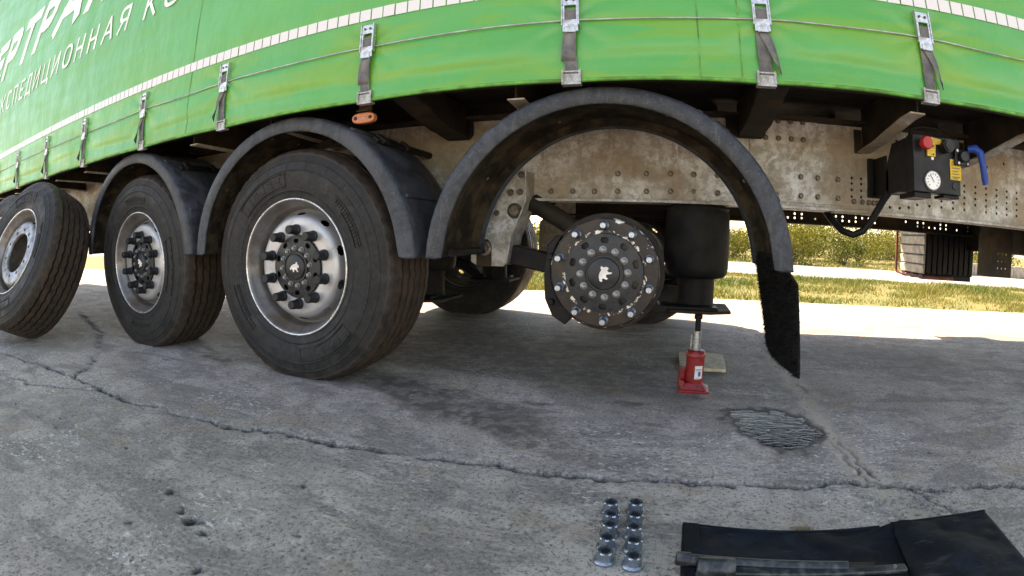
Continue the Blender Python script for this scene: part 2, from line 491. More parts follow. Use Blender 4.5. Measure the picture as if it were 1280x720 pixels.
def vnoise(x, y, seed=0):
    xi, yi = np.floor(x).astype(np.int64), np.floor(y).astype(np.int64)
    xf, yf = x-xi, y-yi
    def h(a, b):
        n = (a*374761393 + b*668265263 + seed*1442695041) & 0xffffffff
        n = ((n ^ (n >> 13))*1274126177) & 0xffffffff
        return ((n ^ (n >> 16)) & 0xffff)/65535.0
    u, v_ = xf*xf*(3-2*xf), yf*yf*(3-2*yf)
    a = h(xi, yi)*(1-u)+h(xi+1, yi)*u
    b = h(xi, yi+1)*(1-u)+h(xi+1, yi+1)*u
    return a*(1-v_)+b*v_
def fbm(x, y, oct=4, seed=0):
    s_, a, t = 0, 1, 0
    for i in range(oct):
        s_ = s_ + a*vnoise(x*2**i, y*2**i, seed+i); t += a; a *= 0.5
    return s_/t
def sstep(a, b, x):
    t = np.clip((x-a)/(b-a), 0, 1); return t*t*(3-2*t)

# ------------------------------------------------------------------ setting: ground, yard, road
m = MB(); m.add([(-1500,-1500,-0.06),(1500,-1500,-0.06),(1500,1500,-0.06),(-1500,1500,-0.06)], [(0,1,2,3)])
struct(m.build('ground', 'grass_soil'))

def graded(lo, hi, a, b, step, grow=1.09, mx=3.0):
    xs = list(np.arange(a, b+1e-9, step)); s_ = step; x = xs[-1]
    while x < hi:
        s_ = min(s_*grow, mx); x += s_; xs.append(min(x, hi))
    s_ = step; x = a; left = []
    while x > lo:
        s_ = min(s_*grow, mx); x -= s_; left.append(max(x, lo))
    return np.array(left[::-1]+xs)
gx = graded(-60, 60, -2.0, 1.55, 0.0075, 1.045)
gy = graded(-60, 3.85, -1.30, 0.24, 0.0075, 1.035)
GX, GY = np.meshgrid(gx, gy, indexing='ij')
CR1 = [(-4.6,-0.95),(-3.4,-.77),(-2.75,-.70),(-2.36,-.65),(-1.97,-.68),(-1.54,-.65),(-1.01,-.57),(-.74,-.52),(-.52,-.49),(-.34,-.476),(-.17,-.46),(.01,-.458),(.165,-.448),(.41,-.435),(.62,-.44),(.80,-.41),(.895,-.45),(1.1,-.47),(1.43,-.484),(2.5,-.53),(5,-.6)]
CR2 = [(.90,3.85),(.88,2.0),(.881,.75),(.869,.08),(.881,-.34),(.92,-.52),(.95,-.64),(1.0,-1.1),(1.02,-2.2)]
CR3 = [(-2.36,-.65),(-2.55,-.45),(-2.79,-.30),(-3.4,.05),(-4.4,.35)]
CR4 = [(.89,-.40),(1.0,-.50),(1.08,-.60),(1.12,-.75)]
CR5 = [(-2.0,-.68),(-2.35,-.85),(-2.9,-1.0)]
def pdist(x, y, poly):
    d = np.full(x.shape, 1e9)
    for (ax, ay), (bx, by) in zip(poly[:-1], poly[1:]):
        vx, vy = bx-ax, by-ay
        t = np.clip(((x-ax)*vx+(y-ay)*vy)/(vx*vx+vy*vy), 0, 1)
        d = np.minimum(d, np.hypot(x-ax-t*vx, y-ay-t*vy))
    return d
def ground_fields(x, y):
    near = np.exp(-np.maximum(0, np.hypot(x, y)-6)/4)
    jx = (fbm(x*9, y*9, 4, 5)-.5)*.075 + (fbm(x*45, y*45, 2, 9)-.5)*.022
    jy = (fbm(x*9, y*9, 4, 25)-.5)*.075 + (fbm(x*45, y*45, 2, 29)-.5)*.022
    px, py = x+jx, y+jy
    n1 = fbm(x*6, y*6, 3, 41); n2 = fbm(x*30, y*30, 3, 43); n3 = fbm(x*2.1, y*2.1, 3, 47)
    crack = np.zeros_like(x); chip = np.zeros_like(x); sand = np.zeros_like(x)
    for poly, wd, cw, ch in ((CR1, .0062, .026, .7), (CR3, .005, .030, .7), (CR4, .004, .03, .7), (CR5, .003, .015, .5)):
        d = pdist(px, py, poly)
        ww = wd*(0.35+1.4*n1)
        crack = np.maximum(crack, (1-sstep(ww*.5, ww*1.5+.004, d))*sstep(.22, .36, n1+.35*(n2-.5)))
        chip = np.maximum(chip, (1-sstep(cw*.3, cw*(0.5+1.6*n1), d))*sstep(.47, .58, n2*.75+n1*.4)*ch)
    d2 = pdist(px, py, CR2)
    sand = (1-sstep(.016, .085*(.4+n1), d2))*(.35+.8*n2)*(.55+.45*sstep(1.6, .2, y))
    edge = sstep(-.2, -.45, y)
    crack = np.maximum(crack, (1-sstep(.003, .010, np.abs(d2-.02)))*sstep(.48, .62, n1)*(0.35+.65*edge))
    chip = np.maximum(chip, (1-sstep(.03, .085, np.hypot((px-.95)/1.2, py+.55)-.03))*sstep(.42, .56, n2*.7+n1*.35)*.9)
    # shallow pits in the foreground
    for cx, cy, r in ((-.77,-1.09,.028),(-.83,-1.065,.016),(-.70,-1.10,.014),(-.74,-1.07,.012),(-.61,-1.215,.022),(-.93,-1.04,.013),(-.30,-.66,.012),(-1.00,-1.02,.010),(-.42,-.62,.008),(-.52,-1.0,.007),(-.35,-.9,.006),(-.1,-.75,.006),(-.65,-.8,.007),(.05,-.95,.006),(-.2,-1.1,.008),(-1.1,-.85,.008),(-1.3,-.95,.01),(-.88,-1.2,.012),(.6,-.55,.006),(.35,-.2,.007),(1.2,-.2,.008)):
        d = np.hypot(px-cx, (py-cy)*1.3)*(.55+.9*n2)
        crack = np.maximum(crack, (1-sstep(r*.6, r*1.05, d))*sstep(.30, .42, n2))
        chip = np.maximum(chip, (1-sstep(r*.8, r*2.4, d))*sstep(.5, .62, n2)*.6)
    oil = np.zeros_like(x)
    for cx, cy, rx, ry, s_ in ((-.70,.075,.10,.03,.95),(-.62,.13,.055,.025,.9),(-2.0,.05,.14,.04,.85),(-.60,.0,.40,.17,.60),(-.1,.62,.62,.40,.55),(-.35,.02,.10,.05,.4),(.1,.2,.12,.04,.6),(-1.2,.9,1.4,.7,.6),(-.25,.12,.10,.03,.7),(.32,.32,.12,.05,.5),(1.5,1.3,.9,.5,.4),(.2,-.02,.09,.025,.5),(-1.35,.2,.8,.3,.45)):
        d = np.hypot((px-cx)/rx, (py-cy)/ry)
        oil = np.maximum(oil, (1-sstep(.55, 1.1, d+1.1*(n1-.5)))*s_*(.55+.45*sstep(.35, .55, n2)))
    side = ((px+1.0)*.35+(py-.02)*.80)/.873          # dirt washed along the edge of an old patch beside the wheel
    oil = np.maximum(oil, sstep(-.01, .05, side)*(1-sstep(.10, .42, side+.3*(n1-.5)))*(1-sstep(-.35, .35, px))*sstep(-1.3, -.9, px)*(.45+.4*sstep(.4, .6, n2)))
    z = (n3-.5)*.010*near + (n1-.5)*.004*near + (n2-.5)*.0022*near
    z = z - crack*.016 - chip*.0035*(.3+n2) - (1-sstep(0, .05, d2))*.003
    # shallow hollow that holds the oily water
    db = np.hypot((x-.645)/.175, (y-.025)/.165)*(1+.13*np.sin(2*np.arctan2(y-.025, x-.645)+.6))+.9*(n1-.5)+.5*(n2-.5)
    basin = 1-sstep(.80, 1.05, db); wb_ = 1-sstep(1.1, 1.9, db)
    z = z*(1-wb_)+((n2-.5)*.0020+(n1-.5)*.0016)*wb_-.0042*basin
    oil = np.maximum(oil, (1-sstep(1.0, 1.25, db))*.92)
    z = z*sstep(60, 20, np.hypot(x, y))
    return z, crack, chip, sand, oil
Z, crack, chip, sand, oil = ground_fields(GX, GY)
nx_, ny_ = GX.shape
me = bpy.data.meshes.new('concrete_yard')
idx = np.arange(nx_*ny_).reshape(nx_, ny_)
quads = np.stack([idx[:-1,:-1], idx[1:,:-1], idx[1:,1:], idx[:-1,1:]], -1).reshape(-1, 4)
me.vertices.add(nx_*ny_)
me.vertices.foreach_set('co', np.stack([GX, GY, Z], -1).astype(np.float32).ravel())
me.loops.add(quads.size)
me.loops.foreach_set('vertex_index', quads.astype(np.int32).ravel())
me.polygons.add(len(quads))
me.polygons.foreach_set('loop_start', np.arange(0, quads.size, 4, dtype=np.int32))
me.update(calc_edges=True)
me.validate()
me.shade_smooth()
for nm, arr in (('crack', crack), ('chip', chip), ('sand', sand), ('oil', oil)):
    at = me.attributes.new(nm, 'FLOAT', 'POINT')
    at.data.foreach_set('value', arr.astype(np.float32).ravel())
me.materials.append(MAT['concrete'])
struct(ob('concrete_yard', me))
def gz(x, y):
    return float(ground_fields(np.array([[float(x)]]), np.array([[float(y)]]))[0][0, 0])

m = MB()
xs = np.linspace(-80, 140, 111)
m.grid([[(x, 8.4+.15*math.sin(x*.7)+.1*math.sin(x*2.3), -0.03) for x in xs], [(x, 13.4+.25*math.sin(x*.5+1), -0.03) for x in xs]])
struct(m.build('road', 'road'))
m = MB()
m.grid([[(x, 3.75+.05*math.sin(x*3.1)+.04*math.sin(x*7.7+1), -0.022) for x in xs], [(x, 8.5+.12*math.sin(x*.9), -0.022) for x in xs]])
struct(m.build('verge_soil', 'grass_soil'))

# grass of the verge and of the ground beyond the road
def blades(name, n, region, hmin, hmax, wid, label):
    x0, x1, y0, y1, z0 = region
    x = rng.uniform(x0, x1, n); y = y0+(y1-y0)*rng.uniform(0, 1, n)
    keep = rng.uniform(0, 1, n) < (sstep(.30, .62, fbm(x*1.5, y*1.9, 4, 61))*1.1+.06)*sstep(y0-.02, y0+.35, y+.25*(fbm(x*4, y*0, 2, 66)-.5))
    x, y = x[keep], y[keep]; n = len(x)
    a = rng.uniform(0, 2*PI, n); h = rng.uniform(hmin, hmax, n)*(.25+1.5*fbm(x*1.3, y*1.3, 3, 63)**1.5)
    lx, ly = rng.normal(0, .5, n)*h, rng.normal(0, .5, n)*h
    dx, dy = np.cos(a)*wid, np.sin(a)*wid
    v = np.zeros((n, 4, 3), np.float32)
    v[:,0] = np.stack([x-dx, y-dy, 0*x+z0], 1); v[:,1] = np.stack([x+dx, y+dy, 0*x+z0], 1)
    v[:,2] = np.stack([x+lx+dx*.3, y+ly+dy*.3, z0+h], 1); v[:,3] = np.stack([x+lx-dx*.3, y+ly-dy*.3, z0+h], 1)
    quad_mesh(name, v, 'grass_blade', np.clip(fbm(x*.8, y*.8, 3, 71)*1.5-.3+rng.normal(0, .22, n), 0, 1), label)
def quad_mesh(name, v, mat, tint, label=None, parent=None):
    n = len(v)
    me = bpy.data.meshes.new(name)
    me.vertices.add(n*4); me.vertices.foreach_set('co', v.astype(np.float32).ravel())
    me.loops.add(n*4); me.loops.foreach_set('vertex_index', np.arange(n*4, dtype=np.int32))
    me.polygons.add(n); me.polygons.foreach_set('loop_start', np.arange(0, n*4, 4, dtype=np.int32))
    me.update(calc_edges=True)
    at = me.attributes.new('tint', 'FLOAT', 'POINT')
    at.data.foreach_set('value', np.repeat(tint, 4).astype(np.float32))
    me.materials.append(MAT[mat])
    o = ob(name, me, parent)
    if label:
        struct(o, 'stuff'); o['label'] = label; o['category'] = 'grass'
    return o
blades('verge_grass', 120000, (-7, 17, 3.78, 8.4, -.025), .03, .085, .006, 'short dry yellow-green grass of the verge behind the trailer')
blades('far_grass', 26000, (-4, 26, 13.4, 20, -.062), .04, .12, .012, 'green grass beyond the pale road')

# bushes beyond the road
def bush(x, y, rx, rz, n, label, tintshift, seed):
    r = np.random.default_rng(seed)
    root = empty('bush', (x, y, -.06))
    tag(root, label, 'bush', 'bushes beyond the road')
    cl = r.uniform(-1, 1, (26, 3)); cl[:,2] = np.abs(cl[:,2]); cl /= np.maximum(1, np.linalg.norm(cl, axis=1, keepdims=True))
    cl *= np.array([rx*.85, rx*.85, rz*.82]); cl[:,2] += .12*rz
    which = r.integers(0, len(cl), n)
    p = cl[which] + r.normal(0, 1, (n, 3))*np.array([.17, .17, .14])*(rx+rz)*.5
    p[:,2] = np.abs(p[:,2])+.02
    s_ = r.uniform(.022, .05, n)*(1 if rx < 1.7 else 2.2)
    a = r.normal(0, 1, (n, 3)); a /= np.linalg.norm(a, axis=1, keepdims=True)
    b = np.cross(a, r.normal(0, 1, (n, 3))); b /= np.linalg.norm(b, axis=1, keepdims=True)
    v = np.stack([p-a*s_[:,None], p+b*s_[:,None]*.5, p+a*s_[:,None], p-b*s_[:,None]*.5], 1)
    o = quad_mesh('foliage', v, 'leaf', np.clip(r.normal(.45+tintshift, .25, n)+(r.uniform(-.2, .2, 26))[which], 0, 1), None, root)
    mb = MB()
    for q in range(9):
        t = cl[q]*.9
        mb.tube([(t[0]*.05, t[1]*.05, 0), (t[0]*.4, t[1]*.4, t[2]*.55), tuple(t)], [.022, .014, .006], 6)
    mb.build('stem', 'bark', root)
B = [(2.6,16.0,.9,1.1,3600,'loose dark-leaved bush past the left edge of the widest bush',.0),(4.35,14.3,1.05,1.35,5200,'widest yellow-green bush close to the far road edge',.22),
     (6.7,15.6,.85,1.0,3600,'small darker green bush with its shadow on the grass',-.08),(5.6,18.2,1.2,1.5,3600,'yellow bush between and behind the two nearer bushes',.35),
     (8.6,19.0,1.3,1.7,3600,'pale olive bush half hidden by the grey slatted box',.3),(11.5,21,1.5,1.8,3600,'tall pale bush seen past the landing leg',.2),
     (0.4,17.5,1.0,1.2,2600,'low bush seen under the trailer beside the hub',.1),(-2.2,18,1.2,1.3,2600,'green bush seen between hanger bracket and hub',.1),(15,20,1.6,1.9,2600,'far bush beyond the low block wall',.1),(-13,15,1.6,1.7,2600,'far bush seen in the gap behind the leaning wheel',.1),
     (2.0,22,1.6,1.6,3000,'far olive bush behind the dark-leaved bush',.25),(13.2,26,2.2,2.2,3000,'broad far bush behind the tall pale bush',.25),(7.6,25,2.0,2.0,3000,'broad far bush at the back of the grass',.2)]
for i, (x, y, rx, rz, n, lab, ts) in enumerate(B):
    bush(x, y, rx, rz, n, lab, ts, 100+i)
for i in range(11):
    bush(-6+i*3.4+(i % 3)*.5, 28+(i % 2)*2.5, 2.0, 1.25+.3*(i % 3), 2600, 'broad olive bush in the far hedge row behind the grass', .12+.1*(i % 2), 300+i)
wl = empty('block_wall', (10.6, 13.9, -.06))
tag(wl, 'low brownish block wall beside the far road', 'wall')
for i in range(12):
    m = MB(); m.box(-1.9+i*.62, -1.9+i*.62+.605, 0, .22, 0, .42)
    m.build('block', 'wall_block', wl, bevel=.012)

# loose crumbs of concrete along the cracks and on the sunlit yard
def stones(name, pts, smin, smax, label):
    base = np.array([(1,0,0),(-1,0,0),(0,1,0),(0,-1,0),(0,0,.8),(0,0,-.8)])
    tri = np.array([(0,2,4),(2,1,4),(1,3,4),(3,0,4),(2,0,5),(1,2,5),(3,1,5),(0,3,5)])
    vs, fs = [], []
    for i, (x, y, z) in enumerate(pts):
        s_ = smin+(smax-smin)*random.random()**3
        a = random.random()*PI; ca, sa = math.cos(a), math.sin(a)
        q = base*np.array([1, .75, .6])*s_*rng.uniform(.7, 1.3, (6, 3))
        vs.append(np.stack([x+q[:,0]*ca-q[:,1]*sa, y+q[:,0]*sa+q[:,1]*ca, z+s_*.25+q[:,2]], 1))
        fs.append(tri+6*i)
    me = bpy.data.meshes.new(name)
    me.from_pydata(np.concatenate(vs).tolist(), [], np.concatenate(fs).tolist())
    me.materials.append(MAT['stone'])
    o = struct(ob(name, me), 'stuff'); o['label'] = label; o['category'] = 'gravel'
P = []
for poly, n, sp_ in ((CR1, 320, .03), (CR2, 300, .045), (CR4, 80, .03), (CR3, 60, .04)):
    for _ in range(n):
        i = random.randrange(len(poly)-1); t = random.random()
        x = poly[i][0]*(1-t)+poly[i+1][0]*t+random.gauss(0, sp_); y = poly[i][1]*(1-t)+poly[i+1][1]*t+random.gauss(0, sp_)
        P.append((x, y))
for _ in range(200): P.append((random.gauss(.96, .07), random.gauss(-.56, .05)))
for _ in range(260): P.append((random.uniform(.7, 3.2), 1.75+random.gauss(0, .13)))
for _ in range(260): P.append((random.uniform(-3, 4.5), random.uniform(1.2, 3.7)))
for _ in range(380): P.append((random.uniform(-2.6, 1.6), random.uniform(-1.35, .6)))
A = np.array(P); zz = ground_fields(A[:,:1], A[:,1:])[0][:,0]
stones('concrete_crumbs', [(a, b, c) for (a, b), c in zip(P, zz)], .0016, .0085, 'small loose crumbs of broken concrete on the yard')

# oily puddle lying in the hollow; the concrete around it cuts its outline
m = MB()
n = 56
ringv = [(.645+.235*k_*math.cos(2*PI*i/n), .025+.215*k_*math.sin(2*PI*i/n), -.0021) for k_ in (1.0, .66, .33) for i in range(n)]
fs = [(q*n+i, q*n+(i+1) % n, (q+1)*n+(i+1) % n, (q+1)*n+i) for q in range(2) for i in range(n)] + [tuple(2*n+i for i in range(n))]
m.add(ringv, fs)
o = m.build('oily_puddle', 'wet_oil')
tag(o, 'dark wet oily patch shining on the concrete near the jack', 'puddle')

# ------------------------------------------------------------------ trailer
T = empty('semi_trailer')
tag(T, 'green curtain-sided semi-trailer with one wheel taken off its front axle', 'trailer')
YC = 1.205                       # centre line of the trailer
AX = 1.347                       # axle spacing
HZ = 0.505                       # axle height of the standing wheels
SX = {-8: -6.45, -10: -8.0, -9: -7.25, -7: -5.74, -6: -4.95, -5: -4.1375, -4: -3.3611, -3: -2.5123, -2: -1.7573, -1: -.9045, 0: -.0991, 1: .5516, 2: 1.1696, 3: 1.80}
SXS = sorted(SX.values())
def curtain_y(x, z):
    """outer face of the near curtain"""
    x = np.asarray(x, float); z = np.asarray(z, float)
    ph = np.interp(x, SXS, np.arange(len(SXS)))
    f = np.abs(np.sin(PI*ph))
    f = np.where((x > SXS[-1]) | (x < SXS[0]), .5, f)
    lowf = np.exp(-((z-1.30)/.10)**2)
    y = -.075 - .016*f*lowf
    y = y + .007*np.exp(-((z-1.255-.012*np.sin(x*3.1))/.022)**2)*(.3+.7*f)
    y = y + .006*(1-f**.35)*np.exp(-((z-1.40)/.10)**2)
    y = y - .004*np.sin(x*2.3+z*9)*np.exp(-((z-1.42)/.09)**2)
    y = y - .010*np.exp(-((z-1.178)/.03)**2)*f
    for q_, sx in enumerate(SXS):                       # creases fanning out from each buckle
        dx, dz = x-sx, z-1.40
        r_ = np.hypot(dx, dz*1.2); an = np.arctan2(dz, np.abs(dx)+1e-6)
        y = y - .0050*np.sin(9*an+q_*1.7+np.where(dx > 0, 1.1, 0))*np.exp(-(r_/.17)**2)*np.minimum(1, r_/.06)*sstep(.018, .05, np.abs(dx))
    y = y - .0016*np.sin(x*13+np.sin(x*3.7)*2)*sstep(1.5, 1.9, z) - .003*np.sin(x*5.3+z*2.0)*np.exp(-((z-1.32)/.12)**2)
    return y
xs = np.concatenate([np.linspace(-8.3, -3, 110)[:-1], np.linspace(-3, 2.0, 260)[:-1], np.linspace(2.0, 5.3, 40)])
zs = np.concatenate([np.linspace(1.178, 1.60, 44)[:-1], np.linspace(1.60, 3.75, 16)])
XX, ZZ = np.meshgrid(xs, zs, indexing='ij')
YY = curtain_y(XX, ZZ)
m = MB(); m.grid(np.stack([XX, YY, ZZ], -1).tolist())
curtain = m.build('curtain', 'curtain_green', T, smooth=80, solid=.003)
m = MB(); m.tube([(x, float(curtain_y(x, 1.178))+.001, 1.176) for x in xs[::2]], .0075, 8)
m.build('hem', 'hem_green', curtain, smooth=60)
# welded vertical seam lines
for x in (-2.05, .33, .47, 3.0):
    m = MB(); m.grid([[(x-.0025, float(curtain_y(x, z))-.003, z) for z in zs], [(x+.0025, float(curtain_y(x, z))-.003, z) for z in zs]])
    m.build('seam', 'hem_green', curtain)
# reflective tape pieces
PITCHT = .0555
tape_me = MB().box(-.0248, .0248, -.0012, .0012, -.025, .025).mesh('reflective_tape', 'reflective')
x = -8.2
while x < 2.1:
    ob('reflective_tape', tape_me, curtain, (x, float(curtain_y(x, 1.547))-.004, 1.547))
    x += PITCHT
# lettering
BOWL = [(0, 1), (.62, 1), (.86, .955), (.98, .85), (1, .73), (.98, .61), (.86, .50), (.62, .455), (0, .455)]
OVAL = [(.5+.5*math.copysign(abs(math.cos(a))**.75, math.cos(a)), .5+.5*math.copysign(abs(math.sin(a))**.75, math.sin(a))) for a in np.linspace(0, 2*PI, 25)]
GLYPH = {'Е': [[(1, 1), (0, 1), (0, 0), (1, 0)], [(0, .5), (.85, .5)]], 'Р': [[(0, 0), (0, 1)], BOWL], 'Т': [[(0, 1), (1, 1)], [(.5, 1), (.5, 0)]],
         'А': [[(0, 0), (.5, 1), (1, 0)], [(.18, .33), (.82, .33)]], 'Н': [[(0, 0), (0, 1)], [(1, 0), (1, 1)], [(0, .5), (1, .5)]],
         'К': [[(0, 0), (0, 1)], [(1, 1), (0, .42)], [(.28, .58), (1, 0)]], 'С': [OVAL[3:22]], 'П': [[(0, 0), (0, 1), (1, 1), (1, 0)]],
         'Д': [[(0, -.17), (0, 0), (1, 0), (1, -.17)], [(.14, 0), (.32, 1), (.86, 1), (.86, 0)]], 'И': [[(0, 1), (0, 0), (1, 1), (1, 0)]],
         'Ц': [[(0, 1), (0, 0), (1.1, 0), (1.1, -.18)], [(.9, 0), (.9, 1)]], 'О': [OVAL], 'Я': [[(1-u, v_) for u, v_ in BOWL], [(1, 0), (1, 1)], [(.42, .455), (0, 0)]]}
def lettering(ch, x, z, cap, width, shear, t):
    m = MB(); lay = 0
    for path in GLYPH[ch]:
        pts = [(t/2+u*(width-t), t/2+v_*(cap-t)) for u, v_ in path]
        for i, (p, q) in enumerate(zip(pts[:-1], pts[1:])):
            d = Vector((q[0]-p[0], q[1]-p[1])).normalized()*(t/2); n = Vector((-d.y, d.x))
            P_, Q_ = Vector(p)-d, Vector(q)+d
            y = -.0806-.00016*lay; lay += 1
            m.prism([(x+c_.x+shear*c_.y, z+c_.y) for c_ in (P_-n, Q_-n, Q_+n, P_+n)], y, -.0790)
    return ob('letter', m.mesh('letter', 'white_print'), curtain)
for ch, x, wd in (('Е', -6.45, .36), ('Р', -5.98, .38), ('Т', -5.47, .44), ('Р', -4.93, .38), ('А', -4.40, .55), ('Н', -3.73, .42)):
    lettering(ch, x, 2.40, .455, wd, .60, .105)
for ch, x, wd in (('К', -5.83, .14), ('С', -5.60, .15), ('П', -5.37, .135), ('Е', -5.14, .12), ('Д', -4.95, .165), ('И', -4.73, .145), ('Ц', -4.49, .16), ('И', -4.245, .145), ('О', -4.00, .165), ('Н', -3.75, .14), ('Н', -3.51, .14), ('А', -3.275, .165), ('Я', -3.03, .13), ('К', -2.69, .14), ('О', -2.46, .165)):
    lettering(ch, x, 2.012, .188, wd, .18, .023)

# straps with buckles, tensioning cord
def strap_meshes():
    b = MB()   # buckle: pressed steel plate with a window, side cheeks, screws
    b.box(-.027, .027, -.014, -.006, 1.455, 1.495); b.box(-.027, .027, -.016, -.008, 1.352, 1.398)
    b.box(-.027, -.020, -.015, -.006, 1.398, 1.455); b.box(.020, .027, -.015, -.006, 1.398, 1.455)
    b.box(-.031, -.027, -.020, .002, 1.375, 1.50); b.box(.027, .031, -.020, .002, 1.375, 1.50)
    b.box(-.019, .019, -.019, -.017, 1.348, 1.372)
    bw = MB(); bw.box(-.020, .020, -.011, -.007, 1.399, 1.440)
    sc = MB()
    sc.cyl((0, -.014, 1.477), (0, -.018, 1.477), .005, 8)
    wb = MB()
    for i in range(1): pass
    zz_ = np.linspace(1.36, 1.196, 10)
    wb.grid([[(-.021+.004*math.sin(z*18), -.006-.004*math.sin((z-1.196)*19), z) for z in zz_], [(.021+.004*math.sin(z*18), -.006-.004*math.sin((z-1.196)*19), z) for z in zz_]])
    hk = MB()
    hk.box(-.033, .033, -.009, -.003, 1.168, 1.197); hk.box(-.033, -.025, -.012, -.002, 1.168, 1.212); hk.box(.025, .033, -.012, -.002, 1.168, 1.212)
    hk.box(-.033, .033, -.009, .02, 1.160, 1.168); hk.box(-.025, .025, -.011, -.007, 1.203, 1.208)
    return b.mesh('buckle', 'buckle_steel'), bw.mesh('buckle_strap', 'webbing'), sc.mesh('screw', 'bolt_steel'), wb.mesh('strap', 'webbing'), hk.mesh('hook', 'hook_steel')
bk, bw, sc, wb, hk = strap_meshes()
def tail(kind):
    t = MB()
    if kind == 0:
        t.grid([[(-.022-.003*q, -.012-.006*math.sin(q*.9), 1.352-.028*q) for q in range(5)], [(.020-.001*q, -.012-.004*math.sin(q*.9+.5), 1.352-.027*q-.002*q) for q in range(5)]])
    else:
        s_ = 1 if kind > 0 else -1
        t.grid([[(s_*(-.016+.010*q), -.012-.006*q, 1.352-.026*q) for q in range(6)], [(s_*(.020+.0085*q-.0004*q*q), -.012-.001*q-.004*math.sin(q), 1.352-.024*q-.001*q*q) for q in range(6)]])
    return t.mesh('tail', 'webbing', 60)
tails = {q: tail(q) for q in (0, 1, -1)}
for k_, x in SX.items():
    if k_ == 3: continue
    y0 = min(float(curtain_y(x+d_, z_)) for z_ in (1.2, 1.25, 1.3, 1.38, 1.45) for d_ in (-.02, 0, .02))
    st = ob('strap', wb, T, (x, y0-.001, 0))
    md = st.modifiers.new('solid', 'SOLIDIFY'); md.thickness = .003
    bo = ob('buckle', bk, st); md = bo.modifiers.new('bevel', 'BEVEL'); md.width = .0015; md.segments = 1
    ob('buckle_strap', bw, st); ob('hook', hk, st)
    for sx in (-.012, .012): ob('screw', sc, st, (sx, 0, 0))
    tl = ob('tail', tails[0 if k_ in (0, -1) else (1 if k_ > 0 else -1)], st, (0, 0, random.uniform(-.006, .006)))
    md = tl.modifiers.new('solid', 'SOLIDIFY'); md.thickness = .0025
m = MB()
pts = []
for a, b in zip(SXS[:-1], SXS[1:]):
    for t in np.linspace(0, 1, 8)[:-1]:
        x = a+(b-a)*t
        pts.append((x, float(curtain_y(x, 1.395))-.009-.003*math.sin(PI*t), 1.401-.012*math.sin(PI*t)*(.4+.6*abs(math.sin(a*7)))))
m.tube(pts, .0032, 6)
m.build('tension_cord', 'cable_steel', T, smooth=60)

# body: side rails, floor, roof, far curtain, ends
m = MB(); m.box(-8.3, 5.3, -.045, -.005, 1.185, 1.33); m.build('side_rail', 'under_steel', T)
m = MB(); m.box(-8.3, 5.3, 2.415, 2.455, 1.185, 1.33); m.build('side_rail', 'under_steel', T)
m = MB(); m.box(-8.3, 5.3, -.003, 2.413, 1.285, 1.315); m.build('floor', 'floor_wood', T)
m = MB(); m.box(-8.35, 5.35, -.10, 2.51, 3.75, 3.86); m.build('roof', 'white_print', T, bevel=.02)
m = MB(); m.grid([[(x, 2.485, z) for z in (1.178, 1.4, 2, 3, 3.75)] for x in np.linspace(-8.3, 5.3, 30)])
m.build('curtain', 'curtain_green', T, solid=.004)
m = MB(); m.box(5.302, 5.35, -.06, 2.47, 1.19, 3.75); m.build('front_wall', 'white_print', T)
m = MB(); m.box(-8.35, -8.302, -.06, 2.47, 1.15, 3.75); m.build('rear_door', 'slat_grey', T)

# chassis rails with real holes
def holed_plate(outline, holes, y, thick, name, mat, parent, seg=8):
    vs = [Vector(p) for p in outline]; loops = [list(range(len(outline)))]
    for (hx, hz, r) in holes:
        s_ = len(vs)
        vs += [Vector((hx+r*math.cos(2*PI*i/seg), hz+r*math.sin(2*PI*i/seg))) for i in range(seg)]
        loops.append(list(range(s_, s_+seg)))
    ed = [(l[i], l[(i+1) % len(l)]) for l in loops for i in range(len(l))]
    ov, oe, of, _, _, _ = delaunay_2d_cdt(vs, ed, [], 1, 1e-6)
    H = np.array([(a, b, r) for a, b, r in holes]) if holes else None
    faces = []
    for f in of:
        cx = sum(ov[i].x for i in f)/len(f); cz = sum(ov[i].y for i in f)/len(f)
        if H is not None and (np.hypot(H[:,0]-cx, H[:,1]-cz) < H[:,2]*.98).any(): continue
        faces.append(tuple(f))
    m = MB(); m.add([(p.x, y, p.y) for p in ov], faces)
    o = m.build(name, mat, parent)
    md = o.modifiers.new('solid', 'SOLIDIFY'); md.thickness = thick; md.offset = 0
    return o
def outline_pts(x0, x1, z0, z1, n=50):
    return [(x0+(x1-x0)*i/n, z0) for i in range(n)] + [(x1, z0)] + [(x1-(x1-x0)*i/n, z1) for i in range(n)] + [(x0, z1)]
holes = []
for x in np.arange(1.46, 3.6, .072):
    holes += [(x, z, .0075) for z in (.868, .897, .926, .955, .984) if random.random() < .92]
for x in (1.10, 1.15): holes += [(x, z, .007) for z in (.88, .91, .94, .965)]
holes += [(.055+1.25, .845, .008), (1.36, .845, .008), (1.41, .852, .008)]
holes += [(x, z, .008) for x, z in ((-.55, 1.09), (1.35, 1.16), (1.56, 1.12), (1.66, 1.10), (1.78, 1.13), (1.9, 1.09), (2.02, 1.12))]
rail = holed_plate(outline_pts(-8.1, 5.1, .817, 1.205), holes, .6, .008, 'chassis_rail', 'galvanised', T)
m = MB(); m.box(-8.1, 5.1, .53, .67, .803, .816); m.build('lower_flange', 'galvanised', rail, bevel=.002)
m = MB(); m.box(-8.1, 5.1, .53, .67, 1.206, 1.22); m.build('upper_flange', 'under_steel', rail)
# splice plate riveted to the web, with a stepped upper corner
spl = [(.60, .835), (1.06, .835), (1.06, .99), (.92, 1.225), (.705, 1.225), (.69, 1.165), (.60, 1.15)]
m = MB(); m.prism(spl, .590, .5955); m.build('splice_plate', 'galvanised', rail, bevel=.001)
